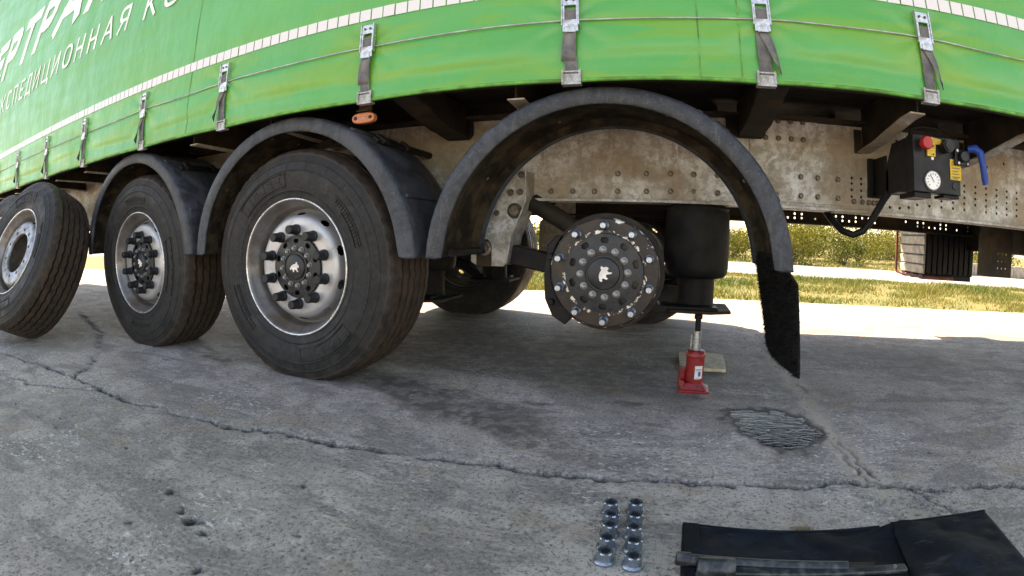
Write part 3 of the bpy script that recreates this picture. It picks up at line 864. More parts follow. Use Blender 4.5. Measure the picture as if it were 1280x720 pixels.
# bolts
bm_ = MB(); bm_.lathe([(0, -.012), (.008, -.012), (.0105, -.010), (.0105, -.002), (.014, -.0015), (.014, 0)], 10)
bolt_me = bm_.mesh('bolt', 'bolt_steel', 40)
B1 = [(.737,1.203),(.798,1.203),(.857,1.203)] + [(x, 1.122) for x in (.615,.676,.737,.799,.857)] + [(x, z) for x in (.722,.841,.924,1.025) for z in (.952,.866)][1:]
B2 = [(-.316,.853),(-.214,.853),(-.113,.853),(-.006,.855),(-.006,.936),(.124,.938),(.125,.857),(.234,.94),(.234,.86),(.34,.94),(.34,.86),(-.768,1.193),(-.729,1.165),
      (1.11,.858),(1.155,.858),(1.19,.858),(1.215,.858),(1.235,.858),(.45,.86),(.45,.94)]
for x, z in B1: ob('bolt', bolt_me, rail, (x, .5895, z))
for x, z in B2: ob('bolt', bolt_me, rail, (x, .5955, z))
fh = []
for x in np.arange(.98, 3.9, .052):
    for z in (.822, .850, .878, .906):
        if random.random() < .62+.3*math.sin(x*9): fh.append((x, z, .0085))
frail = holed_plate(outline_pts(-8.1, 5.1, .795, 1.205), fh, 1.81, .008, 'chassis_rail', 'under_steel', T, 6)
m = MB(); m.box(-8.1, 5.1, 1.74, 1.88, .781, .794); m.build('lower_flange', 'under_steel', frail)

# crossmembers between the rails and tapered outriggers out to the side rails
def outrigger(x, z_in, z_out=1.145, far=False):
    m = MB()
    f = (lambda y: 2*YC-y) if far else (lambda y: y)
    prof = [(f(.012), z_out+.006), (f(.10), z_out+.004), (f(.40), z_in+.02), (f(.585), z_in+.006), (f(.585), 1.283), (f(.012), 1.283)]
    m.prism(prof, x-.0035, x+.0035, 'x')
    o = m.build('outrigger', 'under_steel', T)
    m = MB()
    P = [(f(.012), z_out), (f(.10), z_out-.002), (f(.40), z_in+.014), (f(.585), z_in)]
    m.grid([[(x-.032, y, z) for y, z in P], [(x+.032, y, z) for y, z in P]])
    fl = m.build('flange', 'galvanised' if not far else 'under_steel', o, solid=.006)
    m = MB(); m.box(x-.045, x-.0045, f(.588)-.004, f(.588)+.002, z_in-.005, 1.19); m.build('end_plate', 'under_steel', o, bevel=.002)
    return o
for x in (-.32, 1.16, 1.75, 2.34, -1.5, -2.1, -2.9, -3.5, -4.1, -4.7, -5.3, -5.9, -6.5): outrigger(x, 1.085 if x > 0 else 1.12)
for x in (-.32, .58, 1.16, 1.75, 2.34, -.9, -1.5): outrigger(x, 1.085, far=True)
def box_outrigger(x):
    m = MB()
    m.prism([(.01, 1.19), (.05, 1.18), (.36, 1.125), (.597, 1.118), (.597, 1.27), (.01, 1.27)], x-.055, x+.055, 'x')
    o = m.build('box_outrigger', 'under_steel', T, bevel=.004)
    m = MB(); m.prism([(x-.11, 1.30-.09), (x+.075, 1.30-.09), (x+.075, 1.135), (x+.055, 1.112), (x-.055, 1.112), (x-.11, 1.145)], .572, .5865)
    m.build('bracket', 'black_steel', o, bevel=.004)
box_outrigger(.60); box_outrigger(-.78)
for x in np.arange(-7.8, 5, .59):
    m = MB(); m.box(x-.004, x+.004, .67, 1.74, 1.10, 1.28); m.box(x-.03, x+.03, .67, 1.74, 1.09, 1.10)
    m.build('crossmember', 'under_steel', T)

# ---------------------------------------------------------------- wheels
def tyre_mesh(loaded):
    SEG = 192
    half = [(.296, .034), (.303, .022), (.312, .017), (.326, .0145), (.340, .010), (.3425, .0075), (.346, .0075), (.3485, .009), (.365, .005), (.385, .0015), (.405, 0), (.428, .0005), (.4305, -.002), (.434, -.002), (.4365, .001),
            (.452, .004), (.468, .0085), (.4705, .0065), (.474, .0075), (.4765, .011), (.490, .016), (.500, .021), (.506, .023), (.510, .0235), (.516, .028), (.5225, .034), (.528, .043), (.5315, .054)]
    prof = list(half)
    g = [.090, .141, .1925, .244, .295]
    flag = [0]*len(prof)
    cr = lambda y: .5385-.18*(y-.1925)**2*1.2
    for c in g:
        for dy, dr, fl in ((-.0088, 0, 1), (-.0066, -.019, 1), (.0066, -.019, 1), (.0088, 0, 1)):
            prof.append((cr(c+dy)+dr, c+dy)); flag.append(1)
        if c != g[-1]:
            prof.append((cr(c+.0257), c+.0257)); flag.append(0)
    prof += [(r, .385-y) for r, y in reversed(half)]; flag += [0]*len(half)
    prof += [(.285, .30), (.285, .08)]; flag += [0, 0]
    n = len(prof)
    shoulder = {i for i, (r, y) in enumerate(prof) if .515 < r < .53 and (y < .05 or y > .335)}
    vs = np.zeros((SEG, n, 3))
    for i in range(SEG):
        a = 2*PI*i/SEG
        for q, (r, y) in enumerate(prof):
            if flag[q]: y += .0030*(1 if (i//2) % 2 else -1)
            if q in shoulder and (i % 4) == 0: r -= .006
            vs[i, q] = (r*math.cos(a), y, r*math.sin(a))
    if loaded:
        z = vs[:,:,2]; lim = -HZ+.001
        below = np.clip((-.33-z)/.2, 0, 1)
        bul = np.where(np.abs(vs[:,:,1]-.1925) > .15, below**2*.014, 0)
        vs[:,:,1] += np.sign(vs[:,:,1]-.1925)*bul
        vs[:,:,2] = np.maximum(z, lim + .0*z)
    m = MB()
    m.v = [tuple(p) for p in vs.reshape(-1, 3)]
    m.f = [(i*n+q, ((i+1) % SEG)*n+q, ((i+1) % SEG)*n+(q+1) % n, i*n+(q+1) % n) for i in range(SEG) for q in range(n)]
    me = m.mesh('tyre', 'tyre_rubber', 32)
    pr = np.array(prof)
    du = np.array([(0.0 if (fl_ and r < .53) else (1.0 if r > .5285 else (.45 if r > .505 else (.12 if r > .46 else 0.0)))) for (r, y), fl_ in zip(prof, flag)])
    at = me.attributes.new('dust', 'FLOAT', 'POINT')
    at.data.foreach_set('value', np.tile(du, SEG).astype(np.float32))
    return me
TY_L, TY_F = tyre_mesh(True), tyre_mesh(False)

def sidewall_marks():
    """raised blocks, panel outlines and ribs moulded into the outer sidewall"""
    m = MB()
    sy = lambda r: float(np.interp(r, [.345, .365, .405, .43, .452, .47], [.009, .005, .000, .0005, .004, .0085]))
    def arc(r0, r1, a0, a1, h=.0048, n=8):
        A_ = [math.radians(a0+(a1-a0)*i/n) for i in range(n+1)]
        top = [[(r*math.cos(a), sy(r)-h, r*math.sin(a)) for a in A_] for r in (r0, r1)]
        lo = [[(r*math.cos(a), sy(r)+.002, r*math.sin(a)) for a in A_] for r in (r0, r1)]
        m.grid([lo[0], top[0], top[1], lo[1]])
        for e in (0, -1):
            m.add([lo[0][e], top[0][e], top[1][e], lo[1][e]], [(0, 1, 2, 3)])
    def panel(a0, a1, r0=.362, r1=.424):
        arc(r1-.003, r1, a0, a1); arc(r0, r0+.003, a0, a1)
        arc(r0, r1, a0, a0+.5, n=1); arc(r0, r1, a1-.5, a1, n=1)
    for c in (118, 298):
        panel(c-23, c+23)
        for q in range(5):       # chunky moulded characters, worn past reading
            b0 = c-18+q*7.6
            arc(.376, .410, b0, b0+1.4, .0026, 1)
            if q % 2: arc(.404, .410, b0, b0+4.2, .0026, 2)
            if q == 2: arc(.376, .384, b0, b0+4.4, .0026, 2)
            if q in (0, 3): arc(.388, .396, b0, b0+4.0, .0026, 2)
    for c in (30, 210):
        for q in range(16):
            arc(.376, .392, c-16+q*2.2, c-16+q*2.2+(1.0 if q % 3 else 1.5), n=1)
        arc(.398, .402, c-16, c+20, n=10); arc(.366, .369, c-16, c+10, n=8)
    for q in range(24):
        a0 = q*15+4
        arc(.440, .462, a0, a0+.35, .0016, 1)
    return m.mesh('sidewall_marking', 'tyre_rubber')
MARK = sidewall_marks()

def rim_meshes():
    b = MB()   # barrel with rolled lips
    b.lathe([(.2985, .030), (.3035, .026), (.3075, .019), (.3075, .0145), (.304, .0125), (.300, .0145), (.296, .021), (.291, .030), (.287, .045), (.2745, .058), (.268, .075), (.2655, .10), (.262, .15), (.255, .20), (.262, .25), (.285, .29), (.290, .34), (.3035, .362), (.3075, .368)], 96)
    d = MB()   # disc with ten hand holes
    prof = [(.1405, .075), (.1405, .056), (.144, .053), (.150, .052), (.206, .052), (.216, .0535), (.225, .0575), (.2325, .0655), (.2355, .071), (.2425, .089), (.2450, .096), (.2480, .106), (.254, .116), (.2645, .122)]
    def skip(i, q):
        t = (i % 20)
        d_ = min(t, 20-t-1) if t >= 10 else t
        t2 = abs(t-9.5)
        return (q == 7 and t2 < 1.6) or (q == 8 and t2 < 3.1) or (q == 9 and t2 < 1.6)
    d.lathe(prof, 200, skip=skip)
    d2 = MB()
    prof2 = prof[:4]+[(.1555, .052), (.160, .052), (.175, .052), (.1795, .052)]+prof[4:]
    def skip2(i, q):
        if q >= 8: return skip(i, q-4)
        t2 = abs(((i+10) % 20)-9.5)
        return (q in (4, 6) and t2 < 1.1) or (q == 5 and t2 < 2.1)
    d2.lathe(prof2, 200, skip=skip2)
    return b.mesh('barrel', 'rim_barrel', 35), d.mesh('disc', 'rim_silver', 50), d2.mesh('disc', 'rim_grey', 50)
BARREL, DISC, DISC_OPEN = rim_meshes()
LIP = MB().lathe([(.3085, .0195), (.3090, .0140), (.3062, .0112), (.3030, .0118), (.3005, .0140)], 96).mesh('rim_lip', 'rim_lip', 60)

def hub_mesh(bare):
    m = MB()
    prof = [(0, .030), (.052, .030), (.056, .032), (.058, .038), (.064, .038), (.066, .034), (.070, .034), (.072, .042), (.104, .042), (.1065, .0425), (.112, .043), (.122, .0435), (.127, .044), (.1385, .045), (.1395, .05), (.1395, .09)]
    def skip(i, q):
        t2 = abs((i % 20)-9.5)
        return (q == 9 and t2 < 2.6) or (q == 10 and t2 < 4.1) or (q == 11 and t2 < 2.6)
    m.lathe(prof, 200, skip=skip)
    m.lathe([(0, .075), (.137, .075)], 32)
    return m.mesh('hub', 'hub_black', 45)
HUB = hub_mesh(False)
hb = MB()
hb.lathe([(0, -.016), (.0045, -.016), (.0055, -.013), (.009, -.012), (.010, -.010), (.010, -.003), (.0135, -.002), (.0135, 0)], 12)
HUBBOLT = hb.mesh('hub_bolt', 'bolt_grey', 40)
cp = MB()
cp.lathe([(0, -.062), (.0165, -.062), (.0195, -.059), (.0215, -.014), (.0245, -.012), (.0255, 0)], 16)
CAPM = cp.mesh('nut_cap', 'cap_plastic', 40)
emb = [(-.022,-.004),(-.013,.006),(-.004,.010),(.004,.011),(.009,.018),(.013,.018),(.014,.011),(.020,.007),(.022,.000),(.018,-.003),(.014,-.001),(.013,-.009),(.019,-.016),(.014,-.017),(.007,-.010),(.002,-.008),(-.003,-.013),(-.001,-.018),(-.007,-.017),(-.009,-.009),(-.013,-.006),(-.018,-.011),(-.021,-.010)]
emb = [(a*1.25, b*1.25) for a, b in emb]
EMB = MB().prism(emb, -.0008, .0006).mesh('emblem', 'emblem_white')

def dress_hub(parent):
    h = ob('hub', HUB, parent)
    def at(me, nm, x, y, z, par):
        return ob(nm, me, par, (x, y, z))
    return h
def mounted(loc, flip, spin, detail=True):
    wh = ob('wheel', DISC, T, loc, (0, 0, PI if flip else 0))
    ob('barrel', BARREL, wh)
    ob('rim_lip', LIP, wh)
    ob('tyre', TY_L, wh)
    if detail:
        struct(ob('sidewall_marking', MARK, wh, None, (0, spin, 0)), 'stuff')
    ob('hub', HUB, wh)
    if detail:
        for i in range(12):
            a = 2*PI*i/12+.1
            ob('hub_bolt', HUBBOLT, wh, (.084*math.cos(a), .042, .084*math.sin(a)))
        ob('emblem', EMB, wh, (0, .0285, 0), (0, spin*.5, 0))
    for i in range(10):
        a = 2*PI*(i+.5)/10+.02
        ob('nut_cap', CAPM, wh, (.1675*math.cos(a), .052, .1675*math.sin(a)))
    return wh
mounted((-AX, 0, HZ), False, .0)
mounted((-2*AX, 0, HZ), False, 2.1)
for x in (0, -AX, -2*AX): mounted((x, 2*YC, HZ), True, 0, False)

# bare front hub with studs, brake, axle
HB = .521
def part_at(m, name, mat, **kw):
    return m.build(name, mat, T, **kw)
m = MB()
m.lathe([(.1405, .060), (.190, .060), (.1955, .064), (.1965, .070), (.1965, .082), (.188, .088), (.15, .092), (.14, .13), (.13, .15)], 96)
fl = m.build('hub_flange', 'hub_worn', T, smooth=35, loc=(0, 0, HB))
h = ob('hub', HUB, fl)
for i in range(12):
    a = 2*PI*i/12+.06
    ob('hub_bolt', HUBBOLT, fl, (.084*math.cos(a), .042, .084*math.sin(a)))
ob('emblem', EMB, fl, (0, .0285, 0), (0, -.9, 0))
sm = MB(); sm.lathe([(0, -.052), (.0098, -.052), (.0122, -.049), (.0122, -.006), (.0150, -.004), (.0175, 0)], 14)
STUD = sm.mesh('stud', 'zinc_blue', 40)
for i in range(10):
    a = 2*PI*(i+.5)/10+.02-PI/10+PI/10
    ob('stud', STUD, fl, (.1675*math.cos(a), .060, .1675*math.sin(a)))
m = MB(); m.lathe([(.12, .125), (.212, .125), (.215, .128), (.215, .168), (.212, .171), (.12, .171)], 64, closed=True)
m.build('brake_disc', 'under_steel', T, smooth=35, loc=(0, 0, HB))
m = MB()
m.prism([(-.235, -.02), (-.225, .09), (-.19, .13), (-.13, .13), (-.10, .02), (-.12, -.17), (-.15, -.205), (-.20, -.175), (-.23, -.11)], .125, .25)
m.cyl((-.205, .125, -.12), (-.205, .11, -.12), .014, 10); m.cyl((-.21, .125, .05), (-.21, .11, .05), .014, 10)
m.build('brake_caliper', 'black_steel', T, smooth=40, bevel=.008, loc=(0, 0, HB))
for i, x in enumerate((0, -AX, -2*AX)):
    z = HB if i == 0 else HZ
    m = MB(); m.cyl((x, .15, z), (x, 2*YC-.15, z if i else HZ), .064, 24); part_at(m, 'axle_tube', 'black_steel', smooth=40)
    for s_ in (0, 1):
        Y = (lambda y: y) if s_ == 0 else (lambda y: 2*YC-y)
        yy = sorted((Y(.50), Y(.60)))
        m = MB()   # trailing arm
        m.prism([(x-.62, z+.055), (x-.58, z+.10), (x-.50, z+.085), (x-.20, z+.02), (x+.12, z-.07), (x+.20, z-.165), (x+.46, z-.165), (x+.46, z-.185), (x+.18, z-.20), (x+.08, z-.13), (x-.15, z-.08), (x-.5, z-.005), (x-.60, z+.01)], yy[0], yy[1])
        part_at(m, 'trailing_arm', 'black_steel', bevel=.006)
        m = MB()   # hanger bracket: folded plate with flanges
        hp = [(x-.405, .80), (x-.405, .935), (x-.425, .955), (x-.455, .948), (x-.55, .86), (x-.66, .73), (x-.665, .52), (x-.63, .502), (x-.505, .502), (x-.49, .52), (x-.47, .64), (x-.425, .745)]
        a_, b_ = sorted((Y(.470), Y(.4765)))
        m.prism(hp, a_, b_)
        a_, b_ = sorted((Y(.63), Y(.6365)))
        m.prism(hp, a_, b_)
        hg = part_at(m, 'hanger_bracket', 'galvanised', bevel=.002)
        if s_ == 0:
            m = MB()
            fl_ = [(x-.405, .80), (x-.405, .935)], [(x-.425, .745), (x-.405, .80)], [(x-.47, .64), (x-.425, .745)], [(x-.49, .52), (x-.47, .64)]
            for (p, q) in fl_:
                m.add([(p[0], .452, p[1]), (q[0], .452, q[1]), (q[0], .63, q[1]), (p[0], .63, p[1]), (p[0]+.006, .452, p[1]), (q[0]+.006, .452, q[1]), (q[0]+.006, .63, q[1]), (p[0]+.006, .63, p[1])], [(0,1,2,3),(7,6,5,4),(0,4,5,1),(1,5,6,2),(2,6,7,3),(3,7,4,0)])
            m.build('edge_flange', 'galvanised', hg)
            m = MB(); m.lathe([(0, -.03), (.016, -.03), (.02, -.026), (.02, -.012), (.034, -.010), (.034, 0)], 16)
            m.build('pivot_bolt', 'bolt_steel', hg, smooth=40, loc=(x-.595, .470, .584))
            m = MB(); m.prism([(x-.635, .60), (x-.62, .625), (x-.58, .625), (x-.562, .60), (x-.562, .50), (x-.635, .50)], .4605, .4695); m.build('pivot_plate', 'under_steel', hg, bevel=.004)
            for (bx, bz, r) in ((-.425, .918, 1.2), (-.43, .84, 1.1), (-.475, .838, 1.2), (-.54, .745, 1.0)):
                o = ob('bolt', bolt_me, hg, (x+bx, .4695, bz)); o.scale = (r, r, r)
            m = MB(); m.lathe([(0, -.016), (.022, -.016), (.026, -.010), (.034, -.006), (.036, 0)], 16); m.build('bushing', 'bolt_steel', hg, smooth=50, loc=(x-.455, .470, .755))
        # air spring: bellows, piston, top and bottom plates
        cx, cy = x+.365, Y(.66)
        m = MB()
        m.lathe([(.0, .800), (.125, .800), (.142, .795), (.147, .787), (.143, .778), (.150, .765), (.1515, .70), (.150, .60), (.149, .52), (.143, .492), (.128, .478), (.105, .474), (.09, .49)], 40, c=(cx, cy, z-HB), axis='z')
        asp = part_at(m, 'air_spring', 'bellows', smooth=50)
        m = MB(); m.lathe([(.088, .50), (.088, .36), (.092, .345), (0, .345)], 32, c=(cx, cy, z-HB), axis='z'); m.build('piston', 'bellows', asp, smooth=40)
        m = MB(); m.lathe([(0, .812), (.13, .812), (.13, .801), (0, .801)], 32, c=(cx, cy, z-HB), axis='z'); m.build('top_plate', 'under_steel', asp, smooth=40)
        m = MB(); m.prism([(cx-.16, cy-.12), (cx-.12, cy-.18), (cx+.05, cy-.20), (cx+.155, cy-.15), (cx+.16, cy+.1), (cx-.16, cy+.1)], z-HB+.330, z-HB+.344, 'z'); m.build('base_plate', 'under_steel', asp, bevel=.003)
        m = MB()
        m.cyl((x-.40, Y(.565), .80), (x-.20, Y(.56), .685), .042, 20); m.cyl((x-.20, Y(.56), .685), (x+.02, Y(.555), z+.05), .033, 20)
        part_at(m, 'shock_absorber', 'under_steel', smooth=40)
    for yb in (1.0, 1.4):
        m = MB(); m.cyl((x-.28, yb, z+.02), (x-.12, yb, z+.06), .085, 24); part_at(m, 'brake_chamber', 'black_steel', smooth=40, bevel=.01)
m = MB(); m.tube([(-.30, .50, .56), (-.27, .45, .50), (-.235, .40, .445), (-.215, .34, .40), (-.22, .28, .37)], .008, 8); part_at(m, 'brake_hose', 'hose', smooth=60)
m = MB(); m.prism([(.30, .795), (.335, .87), (.395, .87), (.43, .795)], .585, .5945); part_at(m, 'spring_bracket', 'galvanised', bevel=.002)

# ---------------------------------------------------------------- mudguards and flap
def mudguard(x):
    Y0, Y1 = -.032, .405
    CZ = .523
    n = 44
    rows = []
    for i in range(n+1):
        a = PI*i/n
        rx, rz = .652, .642
        e = min(1, math.sin(a)*10) if a < PI/2 else min(1, math.sin(PI-a)*10)
        zlow = .558
        fw = .058*(.55+.45*math.sqrt(max(e, 0)))+.010*abs(math.cos(a))**2
        sec = [(-fw, Y0+.006), (-fw, Y0), (-fw+.006, Y0-.004), (-.012, Y0-.002), (-.004, Y0+.002), (0, Y0+.010), (.003, Y0+.05), (.004, .19), (.003, Y1-.05), (0, Y1-.008), (-.006, Y1), (-fw*.95, Y1), (-fw, Y1-.006)]
        row = []
        for dr, y in sec:
            px, pz = (rx+dr)*math.cos(a), CZ+(rz+dr)*math.sin(a)
            if i in (0, n): pz = zlow
            row.append((x+px, y, pz))
        rows.append(row)
    m = MB(); m.grid(rows)
    o = m.build('mudguard', 'black_plastic', T, smooth=45, solid=.006)
    lr = []
    for i in range(n+1):
        a = PI*i/n
        lr.append([(x+(.652+dr)*math.cos(a), y, .562 if i in (0, n) else CZ+(.642+dr)*math.sin(a)) for dr, y in ((-.05, .396), (-.013, .394), (-.009, .34), (-.008, .19), (-.009, .03), (-.014, -.022))])
    m = MB(); m.grid(lr); m.build('muddy_lining', 'mud_plastic', o, smooth=60)
    # moulded ribs across the skin
    for a in (25, 60, 120, 155):
        a = math.radians(a)
        cx, cz = x+.660*math.cos(a), CZ+.650*math.sin(a)
        m = MB(); m.box(-.009, .009, .0, .38, -.006, .005, Matrix.Translation((cx, 0, cz)) @ Matrix.Rotation(-(a-PI/2), 4, 'Y'))
        m.build('rib', 'black_plastic', o, bevel=.003)
    # stay with clamp holding the guard to the frame
    for (sx, sz) in ((.40, 1.045), (-.40, 1.045), (-.60, .575)):
        m = MB(); m.cyl((x+sx, .10, sz), (x+sx, .60, sz), .016, 12); m.build('stay', 'black_steel', o, smooth=40)
    for sg in (-1, 1):
        a = PI/2-sg*.66
        Mx = Matrix.Translation((x+.662*math.cos(a), 0, CZ+.652*math.sin(a))) @ Matrix.Rotation(sg*.66, 4, 'Y')
        m = MB(); m.box(-.016, .016, .06, .36, -.004, .016, Mx); m.box(-.028, .028, .09, .13, .004, .026, Mx); m.box(-.028, .028, .30, .33, .004, .026, Mx)
        m.build('clip', 'black_steel', o, bevel=.003)
    for (a, y) in ((35, .08), (35, .30), (70, .2), (110, .1), (110, .3), (145, .08), (145, .3)):
        a = math.radians(a)
        o2 = ob('bolt', bolt_me, o, (x+.644*math.cos(a), y, CZ+.634*math.sin(a)), (0, 0, 0)); o2.scale = (.6, .6, .6)
    return o
for x in (0, -AX, -2*AX): mudguard(x)

# spray-suppressing mudflap: backing sheet covered with short bristles
def flap_x(z, t=.5):
    q = max(0, (.57-z)/.37)
    nr = .630+.040*min(1, max(0, (.575-z)/.06))           # the near edge swings out below the guard's end
    return (nr+.046*q)*(1-t)+(.608+.078*q)*t
def flap_y(z, t):
    lo = .002
    hi = .43 if z > .235 else .43-.17*(1-math.sqrt(max(0, 1-((.235-z)/.046)**2)))
    return lo+(max(hi, lo+.02)-lo)*t
rows = []
for z in np.concatenate([np.linspace(.61, .30, 24), np.linspace(.285, .192, 12)]):
    rows.append([(flap_x(z, t), flap_y(z, t), z) for t in np.linspace(0, 1, 12)])
m = MB(); m.grid(rows)
flap = m.build('mudflap', 'flap_rubber', T, solid=.008)
m = MB()
for _ in range(9000):
    z = random.uniform(.192, .60); t = random.random()
    hw = flap_y(z, 1)-flap_y(z, 0)
    if random.random() > hw/.383: continue
    p = Vector((flap_x(z, t)-.004, flap_y(z, t), z))
    d = Vector((-1, random.gauss(0, .5), random.gauss(-.45, .4))).normalized()*random.uniform(.008, .018)
    s_ = Vector((0, random.gauss(0, 1), random.gauss(0, 1))).normalized()*.0016
    m.add([tuple(p-s_), tuple(p+s_), tuple(p+d)], [(0, 1, 2)])
for e_ in range(1500):
    z = random.uniform(.192, .55)
    t = random.choice((0, 1)); p = Vector((flap_x(z, t)+random.uniform(-.004, .004), flap_y(z, t), z))
    d = Vector((random.gauss(-.3, .4), random.choice((-1, 1))*.6, random.gauss(-.4, .4))).normalized()*random.uniform(.004, .010)
    s_ = Vector((random.gauss(0, 1), 0, random.gauss(0, 1))).normalized()*.0016
    m.add([tuple(p-s_), tuple(p+s_), tuple(p+d)], [(0, 1, 2)])
me = m.mesh('bristles', 'flap_rubber', fix=False)
struct(ob('bristles', me, flap), 'stuff')

# side marker lamp
m = MB(); m.prism([(-.955+.055*math.copysign(abs(math.cos(a))**.6, math.cos(a)), 1.123+.022*math.copysign(abs(math.sin(a))**.8, math.sin(a))) for a in np.linspace(0, 2*PI, 28, endpoint=False)], -.012, .016)
lamp = m.build('marker_lamp', 'marker_orange', T, bevel=.005)
m = MB(); m.box(-.975, -.935, -.0135, -.0115, 1.110, 1.136); m.build('lens_panel', 'marker_orange', lamp, bevel=.001)
for dx in (-.036, .036):
    m = MB(); m.cyl((-.955+dx, -.011, 1.123), (-.955+dx, -.0145, 1.123), .008, 10); m.build('screw', 'under_steel', lamp)
m = MB(); m.box(-.985, -.925, .004, .012, 1.135, 1.20); m.box(-.985, -.925, -.02, .012, 1.150, 1.154); m.build('lamp_bracket', 'under_steel', lamp)

# control box on its bracket
CB = MB()
CB.box(1.203, 1.432, .15, .21, .879, 1.102)
CB.prism([(.21, .885), (.43, .885), (.43, 1.00), (.36, 1.095), (.21, 1.098)], 1.205, 1.36, 'x')
cb = CB.build('control_box', 'box_black', T, bevel=.004)
m = MB(); m.box(1.205, 1.215, .43, .598, .885, 1.055); m.box(1.18, 1.26, .575, .594, .88, 1.06); m.box(1.205, 1.36, .40, .43, .89, .99); m.build('bracket', 'black_steel', cb, bevel=.003)
m = MB(); m.box(1.21, 1.29, .16, .30, .858, .878); m.box(1.35, 1.43, .16, .24, .866, .878); m.build('bottom_bracket', 'black_steel', cb, bevel=.002)
def disc(x, z, y, r, t, mat, name, par, seg=28):
    m = MB(); m.lathe([(0, -t), (r*.92, -t), (r, -t*.6), (r, 0)], seg, c=(x, y, z)); return m.build(name, mat, par, smooth=40)
g = disc(1.288, .926, .150, .0395, .010, 'zinc', 'gauge', cb)
m = MB(); m.lathe([(0, -.0108), (.0325, -.0108)], 28, c=(1.288, .150, .926)); m.lathe([(.0325, -.0108), (.034, -.0125), (.036, -.0105)], 28, c=(1.288, .150, .926)); m.build('dial', 'gauge_face', cb)
m = MB()
for i in range(11):
    a = math.radians(225-27*i); m.box(-.0012, .0012, -.0005, .0005, .022, .029, Matrix.Translation((1.288, .1386, .926)) @ Matrix.Rotation(PI/2-a, 4, 'Y'))
m.build('dial_ticks', 'print_dark', cb)
m = MB(); m.box(-.0015, .0015, -.0006, .0006, -.008, .024, Matrix.Translation((1.288, .1378, .926)) @ Matrix.Rotation(-.6, 4, 'Y')); m.build('needle', 'label_blue', cb)
kb = MB(); kb.lathe([(0, -.052), (.022, -.052), (.026, -.046), (.026, -.030), (.014, -.026), (.014, 0)], 20, c=(1.246, .150, 1.063)); kb.build('red_knob', 'knob_red', cb, smooth=40)
m = MB(); m.prism([(1.264, 1.018), (1.302, 1.018), (1.306, 1.066), (1.334, 1.070), (1.334, 1.088), (1.284, 1.094), (1.284, 1.080), (1.262, 1.078)], .138, .1465); yt = m.build('yellow_tag', 'plate_yellow', cb, bevel=.001)
m = MB()
for (px, pz) in ((1.291, 1.026), (1.290, 1.058), (1.276, 1.050)): m.cyl((px, .138, pz), (px, .136, pz), .004, 8)
m.build('tag_holes', 'print_dark', cb)
m = MB(); m.cyl((1.352, .150, 1.062), (1.352, .105, 1.062), .026, 20); m.cyl((1.352, .105, 1.062), (1.352, .098, 1.062), .020, 20); m.build('black_knob', 'cap_plastic', cb, smooth=40)
m = MB(); m.box(1.378, 1.432, .1455, .1495, .938, 1.018); lb = m.build('yellow_label', 'plate_yellow', cb)
m = MB()
for q in range(6): m.box(1.384, 1.384+.03+.012*((q*7) % 3)/2, .1448, .1454, 1.006-.0115*q, 1.0085-.0115*q)
m.box(1.392, 1.418, .1448, .1454, .9425, .945); m.build('label_print', 'print_dark', cb)
disc(1.292, 1.012, .150, .0065, .004, 'gauge_face', 'rivet', cb, 12)
disc(1.402, .915, .150, .015, .004, 'cap_plastic', 'plug', cb, 16)
m = MB(); m.box(1.395, 1.47, .13, .19, .995, 1.06); m.cyl((1.43, .13, 1.03), (1.43, .105, 1.03), .022, 18); m.build('valve', 'cap_plastic', cb, bevel=.004)
for (px, pz) in ((1.404, 1.052), (1.41, 1.004), (1.456, 1.004)): disc(px, pz, .128, .006, .004, 'zinc', 'valve_screw', cb, 10)
m = MB(); m.tube([(1.445, .105, 1.058), (1.47, .088, 1.060), (1.490, .08, 1.045), (1.500, .078, 1.00), (1.507, .078, .955), (1.513, .078, .925)], [.013, .017, .017, .014, .015, .013], 14); m.build('blue_handle', 'handle_blue', cb, smooth=60)
m = MB(); m.tube([(1.215, .20, 1.10), (1.23, .22, 1.135), (1.29, .23, 1.152), (1.36, .22, 1.148), (1.41, .19, 1.11), (1.425, .17, 1.07)], .007, 8); m.build('cable', 'hose', cb, smooth=60)
m = MB()
m.tube([(1.255, .38, .965), (1.235, .40, .93), (1.20, .45, .86), (1.165, .50, .775), (1.13, .52, .725), (1.085, .53, .705), (1.04, .56, .72), (1.01, .62, .765), (.985, .70, .83), (.97, .80, .90)], .0165, 12)
m.build('hose', 'hose', cb, smooth=60)

# slatted storage box hanging on the far side, landing leg bracket
m = MB(); m.box(2.235, 2.70, 1.865, 2.28, .485, .80); sb = m.build('storage_box', 'black_steel', T, bevel=.004)
for q in range(5):
    z0 = .487+q*.0705
    m = MB(); m.add([(2.233, 1.86, z0), (2.222, 1.86, z0+.004), (2.214, 1.86, z0+.058), (2.233, 1.86, z0+.066), (2.233, 2.285, z0), (2.222, 2.285, z0+.004), (2.214, 2.285, z0+.058), (2.233, 2.285, z0+.066)], [(0,1,2,3),(7,6,5,4),(0,4,5,1),(1,5,6,2),(2,6,7,3),(3,7,4,0)])
    m.build('slat', 'slat_grey', sb)
for q in range(9):
    m = MB(); m.box(2.245+q*.051, 2.282+q*.051, 1.850, 1.8645, .492, .80); m.build('panel_rib', 'black_steel', sb, bevel=.004)
m = MB(); m.tube([(2.195, 2.30, .80), (2.195, 2.30, .50), (2.20, 2.29, .475), (2.23, 2.25, .466), (2.23, 1.87, .466), (2.26, 1.85, .466), (2.5, 1.85, .468)], .012, 8); m.build('support_tube', 'post_red', sb, smooth=60)
for y in (1.90, 2.05, 2.2):
    m = MB(); m.box(2.22, 2.69, y-.03, y+.03, .448, .4845); m.build('skid', 'black_steel', sb, bevel=.004)
lh = [(2.45+.035*i, .585+.045*j, .008) for i in range(3) for j in range(4)]
